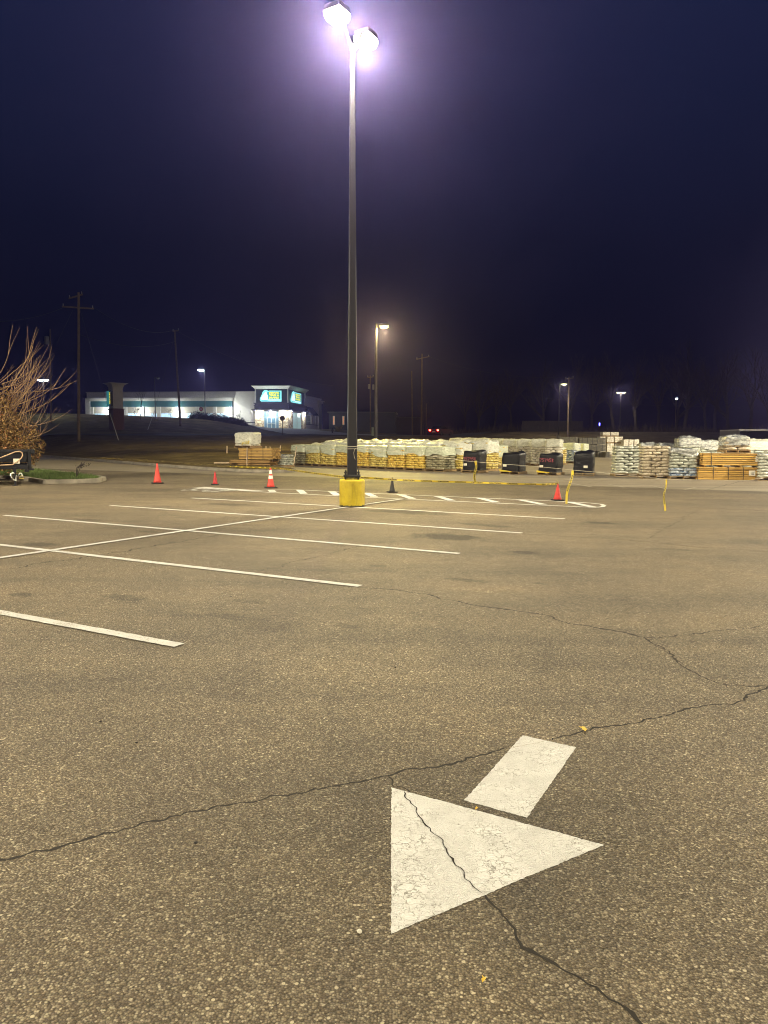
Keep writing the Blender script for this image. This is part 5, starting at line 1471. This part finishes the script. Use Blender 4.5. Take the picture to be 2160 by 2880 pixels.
# monument sign
ms = AT(328, 1190, 105); zg = hgt(ms.x, 105)
MS = thing('monument_sign', 'pillar sign with flared cap and brick foot, left of the garage', 'roadside sign', (ms.x, 105, zg-.2), R(42))
top = AT(328, 1078, 105).z - zg + .2
sb('brick_foot', M['brick'], (-.78,.78,-.78,.78,0,top*.45), (-.86,.86,-.86,.86,top*.45+.002,top*.45+.12), parent=MS)
sb('pillar', M['stucco'], (-.70,.70,-.70,.70,top*.45+.123,top-.9), parent=MS)
bm = B(); prev = None
for e, z in ((.70,top-.898),(.74,top-.6),(.9,top-.25),(1.2,top-.06),(1.28,top-.05),(1.28,top)):
    cur = [bm.verts.new((a*e, b*e, z)) for a, b in ((-1,-1),(1,-1),(1,1),(-1,1))]
    if prev:
        for k in range(4): bm.faces.new((prev[k], prev[(k+1)%4], cur[(k+1)%4], cur[k]))
    prev = cur
bm.faces.new(prev); obj('flared_cap', bm, M['stucco'], MS)
cb = sb('sign_cabinet', M['dteal'], (-1.02,-.703,-.66,.66,top*.52,top*.84), parent=MS)
sb('sign_face', glow('lit_teal_face', (.02,.28,.32), .5), (-1.035,-1.022,-.2,.66,top*.52+.05,top*.84-.05), parent=cb)
bm = B(); add_text(bm, 'MAVIS', (-1.05,-.22,top*.84-.25), (0,0,-1.6), (0,-.36,0), .03); obj('lettering', bm, glow('dim_yellow', (1,.85,.05), .8), cb)

# ------------------------------------------------------------------ road signs
def octo(r): return [(r*math.cos(R(22.5+45*i)), r*math.sin(R(22.5+45*i))) for i in range(8)]
def stop_sign(label, x, ytop, ybase, Y, dia_px, back):
    b = AT(x, ybase, Y); z = hgt(b.x, Y); c = AT(x, ytop, Y); r = dia_px/2/2102*Y
    t = thing('stop_sign', label, 'stop sign', (b.x, Y, z-.05)); h = c.z-z+.05
    bm = B(); box(bm, -.04,.04,-.03,.03,0,h+r*.8); obj('post', bm, M['steel'], t)
    bm = B(); pts = octo(r); f = [bm.verts.new((x_, -.045, h+y_)) for x_, y_ in pts]; g_ = [bm.verts.new((x_, -.032, h+y_)) for x_, y_ in pts]
    bm.faces.new(f); bm.faces.new(g_[::-1])
    for i in range(8): bm.faces.new((f[i-1], f[i], g_[i], g_[i-1]))
    pl = obj('panel', bm, M['sign_back'] if back else M['sign_red'], t)
    if not back:
        bm = B(); add_text(bm, 'STOP', (-r*.62,-.05,h-r*.28), (r*1.24,0,0), (0,0,r*.56), .03); obj('lettering', bm, M['white_paint'], pl)
stop_sign('dark back of a stop sign standing before the shop entrance', 795, 1176, 1223, 98, 15.2, True)
stop_sign('small red stop sign behind the dark hedge', 566, 1150.7, 1180, 127, 11.5, False)

# hedge clumps on the bank
def leafball(name, label, cat, p, rx, ry, rz_, n, m, seed, group=None, s0=.06, s1=.14):
    t = thing(name, label, cat, p, 0, group); rnd = random.Random(seed); bm = B(); k = 0
    while k < n:
        v = Vector((rnd.gauss(0,1), rnd.gauss(0,1), abs(rnd.gauss(0,1)))).normalized()*rnd.uniform(.5,1.03)
        q = Vector((v.x*rx, v.y*ry, v.z*rz_))
        q *= 1+.22*noise.noise(q*1.4+Vector((seed,0,0)))
        s = rnd.uniform(s0, s1); d = Vector((rnd.gauss(0,1), rnd.gauss(0,1), rnd.gauss(0,1))).normalized()*s; e = d.cross(Vector((rnd.gauss(0,1), rnd.gauss(0,1), rnd.gauss(0,1)))).normalized()*s*.5
        poly(bm, [q-d, q+e, q+d, q-e]); k += 1
    obj('crown', bm, m, t)
    bm = B()
    for i in range(4): tube(bm, [(0,0,-.1),(rnd.uniform(-.4,.4)*rx, rnd.uniform(-.4,.4)*ry, rz_*.7)], [.05,.015], 5)
    obj('trunk', bm, M['bark'], t); return t
hm = simple('dark_hedge_leaves', (.018,.024,.014), .7, .3)
for i, (x, yb, wpx, hpx) in enumerate(((552,1181,17,15), (578,1184,17,14), (604,1187,16,13), (628,1190,18,14), (652,1194,18,14), (676,1198,15,12))):
    Y = 127; p = AT(x, yb, Y)
    leafball('hedge_shrub', 'dark clipped shrub, %s from the left in the row on the grass bank' % order[i], 'shrub', (p.x, Y, min(p.z, hgt(p.x, Y)+.4)-.3), wpx/16.5*1.55, 1.2, hpx/16.5*1.1+.75, 2600, hm, i+3, 'dark clipped shrubs on the bank')
lg = simple('pale_dry_grass', (.22,.19,.12), .8, .3)
p = AT(952, 1216, 118)
bm = B(); rnd = random.Random(8)
for i in range(220):
    a = rnd.uniform(0, 2*PI); l = rnd.uniform(.5,1.2); tube(bm, [(rnd.uniform(-.25,.25),rnd.uniform(-.2,.2),0),(math.cos(a)*l*.35,math.sin(a)*.3,l*.7),(math.cos(a)*l*.75,math.sin(a)*.5,l)], [.012,.01,.004], 3, False)
o = obj('ornamental_grass', bm, lg); o.location = (p.x, 118, hgt(p.x, 118)); tag(o, 'pale tuft of ornamental grass right of the tyre shop', 'plant')
p = AT(935, 1222, 112)
t = thing('fire_hydrant', 'small dark hydrant shape on the grass right of the tyre shop', 'fire hydrant', (p.x, 112, hgt(p.x, 112)))
bm = B(); lathe(bm, [(.16,0),(.16,.06),(.11,.08),(.11,.62),(.14,.64),(.14,.70),(.10,.80),(.03,.86)], 16); obj('body', bm, M['black'], t)
bm = B(); tube(bm, [(-.24,0,.5),(.24,0,.5)], .07, 10); obj('nozzle', bm, M['black'], t)
# thin bare saplings in front of the garage
def bare_tree(seed, H, spread, depth=5, m=None, nb=3, r0=None):
    rnd = random.Random(seed); trunk = B(); cr = B(); r0 = r0 or H*.018
    def grow(bm, p, d, L_, r, lev):
        pts = [p]; rad = [r]; n = 4
        for k in range(n):
            d = (d + Vector((rnd.uniform(-1,1), rnd.uniform(-1,1), rnd.uniform(-.3,.6)))*.13).normalized()
            pts.append(pts[-1]+d*L_/n); rad.append(r*(1-.5*(k+1)/n))
        tube(bm, pts, rad, 5 if lev < 2 else 3, False)
        if lev >= depth: return
        for k in range(nb if lev else 6):
            q = rnd.uniform(.35, 1); i = min(n-1, int(q*n)); s = pts[i].lerp(pts[i+1], q*n-i)
            a = rnd.uniform(0, 2*PI); el = rnd.uniform(.3,.9)*spread
            nd = (d*math.cos(el) + (Vector((math.cos(a), math.sin(a), .15)))*math.sin(el)).normalized()
            grow(cr, s, nd, L_*rnd.uniform(.45,.72), max(.006, rad[i]*.55), lev+1)
        grow(cr, pts[-1], d, L_*.6, rad[-1], lev+1)
    grow(trunk, Vector((0,0,0)), Vector((0,0,1)), H*.42, r0, 0)
    return trunk, cr
def tree_thing(name, label, cat, loc, seed, H, spread, depth, group, m='bark', nb=3, r0=None):
    a, b = bare_tree(seed, H, spread, depth, nb=nb, r0=r0); t = thing(name, label, cat, loc, 0, group)
    obj('trunk', a, M[m], t); obj('crown', b, M[m], t); return t
p = AT(394, 1170, 121); tree_thing('bare_sapling', 'bare sapling before the second lit garage pillar', 'tree', (p.x, 121, hgt(p.x,121)-.1), 5, 7.2, .6, 3, None, r0=.05)
p = AT(382, 1172, 122); tree_thing('bare_sapling', 'low twiggy bush before the second lit garage pillar', 'tree', (p.x, 122, hgt(p.x,122)-.1), 6, 2.4, 1.2, 4, None, r0=.03)
p = AT(672, 1175, 128); tree_thing('bare_sapling', 'twiggy bare bush at the right end of the dark shrubs', 'tree', (p.x, 128, hgt(p.x,128)-.1), 9, 2.9, 1.1, 4, None, r0=.03)
p = AT(480, 1172, 123); tree_thing('bare_sapling', 'low bare bush before the third lit garage pillar', 'tree', (p.x, 123, hgt(p.x,123)-.1), 11, 2.2, 1.2, 4, None, r0=.03)

# woods on the right and on the left
tcol = 'bare trees beyond the far fence'
protos = []
rnd = random.Random(20)
spec = [(1345,138,12.5), (1440,150,14), (1530,146,15.5), (1605,152,17), (1665,158,17), (1725,150,18), (1790,147,17.5), (1850,156,18), (1925,142,19), (1985,152,17), (2050,145,18), (2110,150,19), (2165,143,18), (1390,160,13), (1900,165,19), (2010,168,20)]
lab_t = ['bare tree furthest left beyond the fence, above the black pallets', 'bare tree left of the first far lamp post', 'bare tree directly left of the single-headed far lamp post', 'bare tree directly right of the single-headed far lamp post', 'bare tree midway between the two far lamp posts', 'bare tree left of the twin headed lamp post', 'bare tree right of the twin headed lamp post', 'bare tree above the grey bag pallets', 'tall bare tree above the lumber, thick pale trunk', 'bare tree above the pallet on the lumber', 'bare tree left of the dark container', 'bare tree behind the dark container', 'bare tree at the right edge of the view', 'bare tree set back behind the left end of the fence', 'bare tree set back right of the twin headed lamp post', 'bare tree set back above the right end of the lumber']
for k in range(4):
    x, Y, H = spec[k]; p = AT(x, 1200, Y)
    protos.append((tree_thing('bare_tree', lab_t[k], 'tree', (p.x, Y, hgt(p.x, Y)-.2), 30+k, H, .85, 4, tcol, nb=4), H))
for k in range(4, 16):
    x, Y, H = spec[k]; p = AT(x, 1200, Y); pr, h0 = protos[k % 4]; s = H/h0
    dup(pr, (p.x, Y, hgt(p.x, Y)-.2), rnd.uniform(0, 6), lab_t[k], tcol, (s*1.1, s*1.1, s))
for i, (x, Y, H, l) in enumerate(((-74,150,11,'dark bare tree left of the tyre shop, behind the utility pole'), (-84,155,12,'dark bare tree behind the twin headed lamp post on the left'), (-66,165,10,'dark bare tree just left of the tyre shop wall'), (-96,150,12,'dark bare tree behind the rust-brown shrub'), (10,190,12,'faint bare tree right of the parked car'), (19,175,13,'faint bare tree behind the red car lights'))):
    dup(protos[i % 4][0], (x, Y, hgt(x, Y)-.2), i*1.3, l, 'bare trees behind the road', (H/protos[i % 4][1],)*3)
bm = B(); rnd = random.Random(77)
for i in range(9000):
    x = rnd.uniform(10, 120); y = rnd.uniform(133, 146); h = rnd.uniform(.4, 2.6)*(.6+.6*noise.noise(Vector((x*.15, y*.1, 0))))
    a = rnd.uniform(0, PI); z = hgt(x, y); q = Vector((rnd.uniform(-.3,.3), rnd.uniform(-.3,.3), 1))*max(.2, h); e = Vector((math.cos(a), math.sin(a), 0))*.04
    b0 = Vector((x, y, z-.05)); poly(bm, [b0-e, b0+e, b0+q])
struct(obj('undergrowth', bm, simple('brown_undergrowth', (.07,.052,.032), .9, .5, 1)), 'stuff')
# pale fence stretch
f0 = AT(1468, 1226, 131); f1 = AT(1640, 1226, 131)
t = thing('board_fence', 'grey vertical board fence behind the slim lamp post', 'fence', (f0.x, 131, 0))
bm = B(); n = int((f1.x-f0.x)/.16)
for i in range(n):
    x = i*.16; z = hgt(f0.x+x, 131); box(bm, x, x+.145, 0, .03, z-.05, z+1.85+.04*random.random())
obj('boards', bm, simple('grey_fence_wood', (.055,.048,.040), .9, .3, 1.5), t)
for i in range(0, n, 15):
    bm = B(); z = hgt(f0.x+i*.16, 131); box(bm, i*.16, i*.16+.1, .032, .13, z-.1, z+1.8); obj('post', bm, M['wood_pole'], t)

# ------------------------------------------------------------------ far buildings right of the shop
a = AT(925, 1210, 158); b = AT(1030, 1210, 158); zt0 = AT(930, 1161, 158).z; gz = hgt(a.x, 158)
t = thing('dark_building', 'dark building with two warm lit windows behind the tyre shop', 'building', (a.x, 158, gz-.5), R(-3))
h = zt0-gz+.5; W_ = b.x-a.x+6
dw = simple('dim_grey_wall', (.06,.065,.075), .9, .1, .5)
sb('wall', dw, (0,W_,0,10,0,h), parent=t); sb('roof', simple('dim_roof', (.09,.095,.10), .8), (-.3,W_+.3,-.3,10.3,h+.003,h+.25), parent=t)
for x in (.9, 2.9):
    w_ = sb('window', M['bframe'], (x-.05,x+.4,-.06,-.004,h*.42,h*.42+1.8), parent=t); sb('pane', glow('warm_window', (1,.40,.12), .55), (x+.05,x+.25,-.075,-.062,h*.42+.06,h*.42+1.7), parent=w_)
w_ = sb('window', dw, (7.0,8.8,-.08,-.004,h*.4,h*.4+2), parent=t)
a = AT(1065, 1220, 190); b = AT(1185, 1220, 190); zt0 = AT(1100, 1172, 190).z; gz = hgt(a.x, 190)
t = thing('distant_shed', 'faint long low building between the utility poles', 'building', (a.x, 190, gz-.5))
sb('wall', simple('faint_wall', (.035,.04,.055), .9, .1, .4), (0,b.x-a.x,0,8,0,zt0-gz+.3), parent=t); sb('roof', dw, (-.3,b.x-a.x+.3,-.3,8.3,zt0-gz+.303,zt0-gz+.5), parent=t)

# ------------------------------------------------------------------ car with tail lights
cp = AT(1241, 1232, 118); cz_ = hgt(cp.x, 118)+.08
t = thing('dark_car', 'dark car on the road with two red tail lights glowing', 'car', (cp.x, 118, cz_), R(-35))
def profile(pts, y0, y1, bm):
    f = [bm.verts.new((y0, x, z)) for x, z in pts]; g_ = [bm.verts.new((y1, x, z)) for x, z in pts]; bm.faces.new(f); bm.faces.new(g_[::-1])
    for i in range(len(pts)): bm.faces.new((f[i-1], g_[i-1], g_[i], f[i]))
bm = B(); profile([(-2.2,.35),(-2.25,.75),(-2.1,.98),(-1.4,1.02),(.9,1.0),(2.0,.85),(2.25,.6),(2.2,.3)], -.88, .88, bm); bmesh.ops.recalc_face_normals(bm, faces=bm.faces[:]); obj('body', bm, M['car'], t)
bm = B(); profile([(-1.9,1.01),(-1.3,1.42),(-.1,1.45),(.8,1.02)], -.74, .74, bm); bmesh.ops.recalc_face_normals(bm, faces=bm.faces[:]); obj('cabin', bm, M['glass'], t)
tlm = glow('tail_light', (1,.03,.02), 60)
for x in (-.72,.72):
    sb('tail_light', tlm, (x-.13,x+.13,-2.30,-2.24,.72,.9), parent=t)
sb('number_plate', glow('plate_lit', (.5,.5,.5), .15), (-.25,.25,-2.29,-2.255,.5,.62), parent=t)
for x in (-.8,.8):
    for y in (-1.4,1.4):
        bm = B(); lathe(bm, [(.31,-.1),(.33,0),(.31,.1)], 18)
        for v in bm.verts: v.co = Vector((v.co.z, v.co.x, v.co.y))
        o = obj('wheel', bm, M['black'], t); o.location = (x, y, .32)
lamp(( -.72,-2.5,.8), 6, (1,.05,.03), .05, False, t); lamp((.72,-2.5,.8), 6, (1,.05,.03), .05, False, t)

# ------------------------------------------------------------------ utility poles and wires
def upole(label, xb, yb, xt, yt, Y, arms=(), r=.15, extra=None):
    b = AT(xb, yb, Y); z = hgt(b.x, Y) if inside(b.x, Y) else 0; tp = AT(xt, yt, Y); 
    t = thing('utility_pole', label, 'utility pole', (b.x, Y, z-.3), 0, 'wooden utility poles')
    d = Vector((tp.x-b.x, 0, tp.z-z+.3)); bm = B(); tube(bm, [(0,0,0), d*.5, d], [r, r*.85, r*.65], 10); obj('pole', bm, M['wood_pole'], t)
    for (xl, yl, xr, yr, dy) in arms:
        a, c = AT(xl, yl, Y-dy), AT(xr, yr, Y+dy); o_ = Vector((b.x, Y, z-.3)); a -= o_; c -= o_
        bm = B(); q = (c-a).to_track_quat('X', 'Z').to_matrix().to_4x4(); box(bm, 0, (c-a).length, -.06+r*1.2*0, .06, -.07, .07, Matrix.Translation(a-Vector((0,r*.9,0))) @ q); ar_ = obj('crossarm', bm, M['wood_pole'], t)
        for s in (.04, .96):
            bm = B(); pz = a.lerp(c, s); lathe(bm, [(.03,0),(.07,.08),(.04,.14),(.06,.2),(.02,.26)], 8, (pz.x, pz.y-r*.9, pz.z+.07)); obj('insulator', bm, M['galv'], ar_)
    if extra:
        for (x, y, hh, rr_) in extra:
            c = AT(x, y, Y-.3)-Vector((b.x, Y, z-.3)); bm = B(); lathe(bm, [(rr_*.8,0),(rr_,.06),(rr_,hh-.1),(rr_*.7,hh)], 14, (c.x, c.y, c.z)); obj('transformer', bm, M['galv'], t)
    return t, Vector((b.x, Y, z-.3))+d
u1, U1 = upole('tall utility pole with two crossarms, right of the shrub', 221, 1240, 221, 822, 80, ((176,863,266,869,.3), (196,840,233,829,1.2)), .17)
u2, U2 = upole('leaning utility pole in front of the garage doors', 508, 1200, 491, 928, 112, ((487,932,503,930,.9),), .17)
u3, U3 = upole('faint utility pole with a transformer behind the bare twigs', 144, 1215, 141, 925, 112, (), .14, ((132,968,1.15,.33),))
u4, U4 = upole('utility pole with a single crossarm right of the yellow lamp', 1185, 1236, 1187, 995, 128, ((1171,1011,1207,1003,.8),), .16)
u5, U5 = upole('short faint utility pole beside the single crossarm pole', 1160, 1236, 1158, 1043, 138, (), .13)
u6, U6 = upole('faint pole with twin transformers close left of the yellow lamp post', 1042, 1228, 1041, 1056, 118, ((1034,1062,1050,1060,.3),), .12, ((1038,1094,.75,.18), (1050,1096,.8,.18)))
u7, U7 = upole('wooden pole with a short arm beside the single-headed far lamp', 1597, 1232, 1600, 1060, 116, ((1590,1066,1612,1063,.5),), .14)
u8, U8 = upole('thin distant pole above the red car lights', 1198, 1236, 1199, 1135, 170, (), .12)
bm = B(); box(bm, -.14,.14,-.1,.1,0,1.15,None,.02); o = obj('utility_pedestal', bm, simple('pale_green_box', (.32,.36,.30), .6)); p = AT(1048, 1222, 100); o.location = (p.x, 100, hgt(p.x,100)); tag(o, 'pale utility pedestal box at the foot of the twin transformer pole', 'utility box')
def wire(label, a, b, sag=1.0, r=.016, group='overhead wires'):
    a, b = Vector(a), Vector(b); pts = [a.lerp(b, i/20)-Vector((0,0,sag*4*(i/20)*(1-i/20))) for i in range(21)]
    bm = B(); tube(bm, pts, r, 4, False); return tag(obj('overhead_wire', bm, M['wire']), label, 'wire', group)
wire('upper overhead wire from the crossarm pole to the leaning pole', AT(266,866,80), U2, 1.2)
wire('lower overhead wire from the crossarm pole to the leaning pole', AT(221,940,80), AT(494,960,112), 1.0)
wire('overhead wire leaving the leaning pole to the right behind the tower', U2, AT(940,1085,150), 1.5)
wire('overhead wire running off the left edge from the crossarm pole', AT(176,866,80), AT(-200,880,60), 1.0)
wire('overhead wire between the single crossarm pole and the far right pole', AT(1207,1003,128), U7, 1.2)
wire('overhead wire from the far right pole past the woods', U7, AT(2300,1100,120), 1.0)
wire('low overhead wire crossing below the twin headed lamp', AT(1480,1115,116), AT(2300,1140,120), .8)
wire('left guy wire of the tall crossarm pole', AT(205,872,80), AT(160,965,79), 0, .015, 'guy wires')
wire('right guy wire of the tall crossarm pole, upper', AT(225,870,80), AT(309,1163,83), 0, .015, 'guy wires')
wire('guy wire of the leaning pole in front of the garage', AT(491,945,112), AT(435,1155,110), 0, .015, 'guy wires')
def guard(label, x0, y0, x1, y1, Y0, Y1):
    a = AT(x0, y0, Y0); b = AT(x1, y1, Y1); bm = B(); tube(bm, [(0,0,0), b-a], .045, 8); o = obj('guy_guard', bm, simple('pale_guard', (.50,.48,.40), .6)); o.location = a; tag(o, label, 'guy guard', 'pale guy wire guards')
guard('pale slanting guy guard at the foot of the pillar sign', 309, 1163, 336, 1246, 83, 81)
guard('pale slanting guy guard left of the leaning pole', 435, 1155, 411, 1221, 110, 104)
# small far lights
for (x, y, Y, c, l) in ((1903,1124,150,(.75,.9,.95),'tiny white street light among the bare trees'), (1686,1193,150,(.12,.12,1),'tiny blue light low between the far lamp posts')):
    p = AT(x, y, Y); z = hgt(p.x, Y); t = thing('street_light', l, 'street light', (p.x, Y, z)); hh = p.z-z
    bm = B(); tube(bm, [(0,.2,0),(0,.2,hh+.3),(0,0,hh+.35)], .06, 6); obj('pole', bm, M['wood_pole'], t)
    bm = B(); box(bm, -.16,.16,-.2,.2,hh+.1,hh+.3,None,.03) if 'white' in l else box(bm, -.08,.08,-.2,.1,hh-.25,hh+.25,None,.03); obj('lens', bm, glow('far_lens', c, 14), t)

# ------------------------------------------------------------------ glow volume for the lamps
bm = B(); box(bm, -140, 150, -45, 240, -1.2, 24)
hz = obj('lamp_glow_volume', bm); struct(hz, 'stuff'); m = bpy.data.materials.new('lens_glow_volume'); m.use_nodes = True; nt = m.node_tree; nt.nodes.clear()
out = N(nt, 'ShaderNodeOutputMaterial'); pv = N(nt, 'ShaderNodeVolumePrincipled'); nt.links.new(pv.outputs[0], out.inputs['Volume'])
pv.inputs['Color'].default_value = (.42,.36,1.0,1); pv.inputs['Density'].default_value = .0009; pv.inputs['Anisotropy'].default_value = .89  # scattering box added to spread the lamps' glow; violet tint imitates lens glare
hz.data.materials.append(m)

# ------------------------------------------------------------------ render settings
vs = sc.view_settings; vs.view_transform = 'Standard'; vs.look = 'None'; vs.gamma = 1; vs.exposure = 0.15; vs.use_curve_mapping = False
cy = sc.cycles
cy.use_denoising = True; cy.denoiser = 'OPENIMAGEDENOISE'; cy.use_adaptive_sampling = True; cy.adaptive_threshold = .02
cy.filter_width = 1.05; cy.denoising_prefilter = 'ACCURATE'; cy.max_bounces = 5; cy.diffuse_bounces = 3; cy.glossy_bounces = 3; cy.volume_bounces = 0; cy.transmission_bounces = 2; cy.transparent_max_bounces = 6
cy.sample_clamp_indirect = 4; cy.use_light_tree = True; cy.caustics_reflective = False; cy.caustics_refractive = False
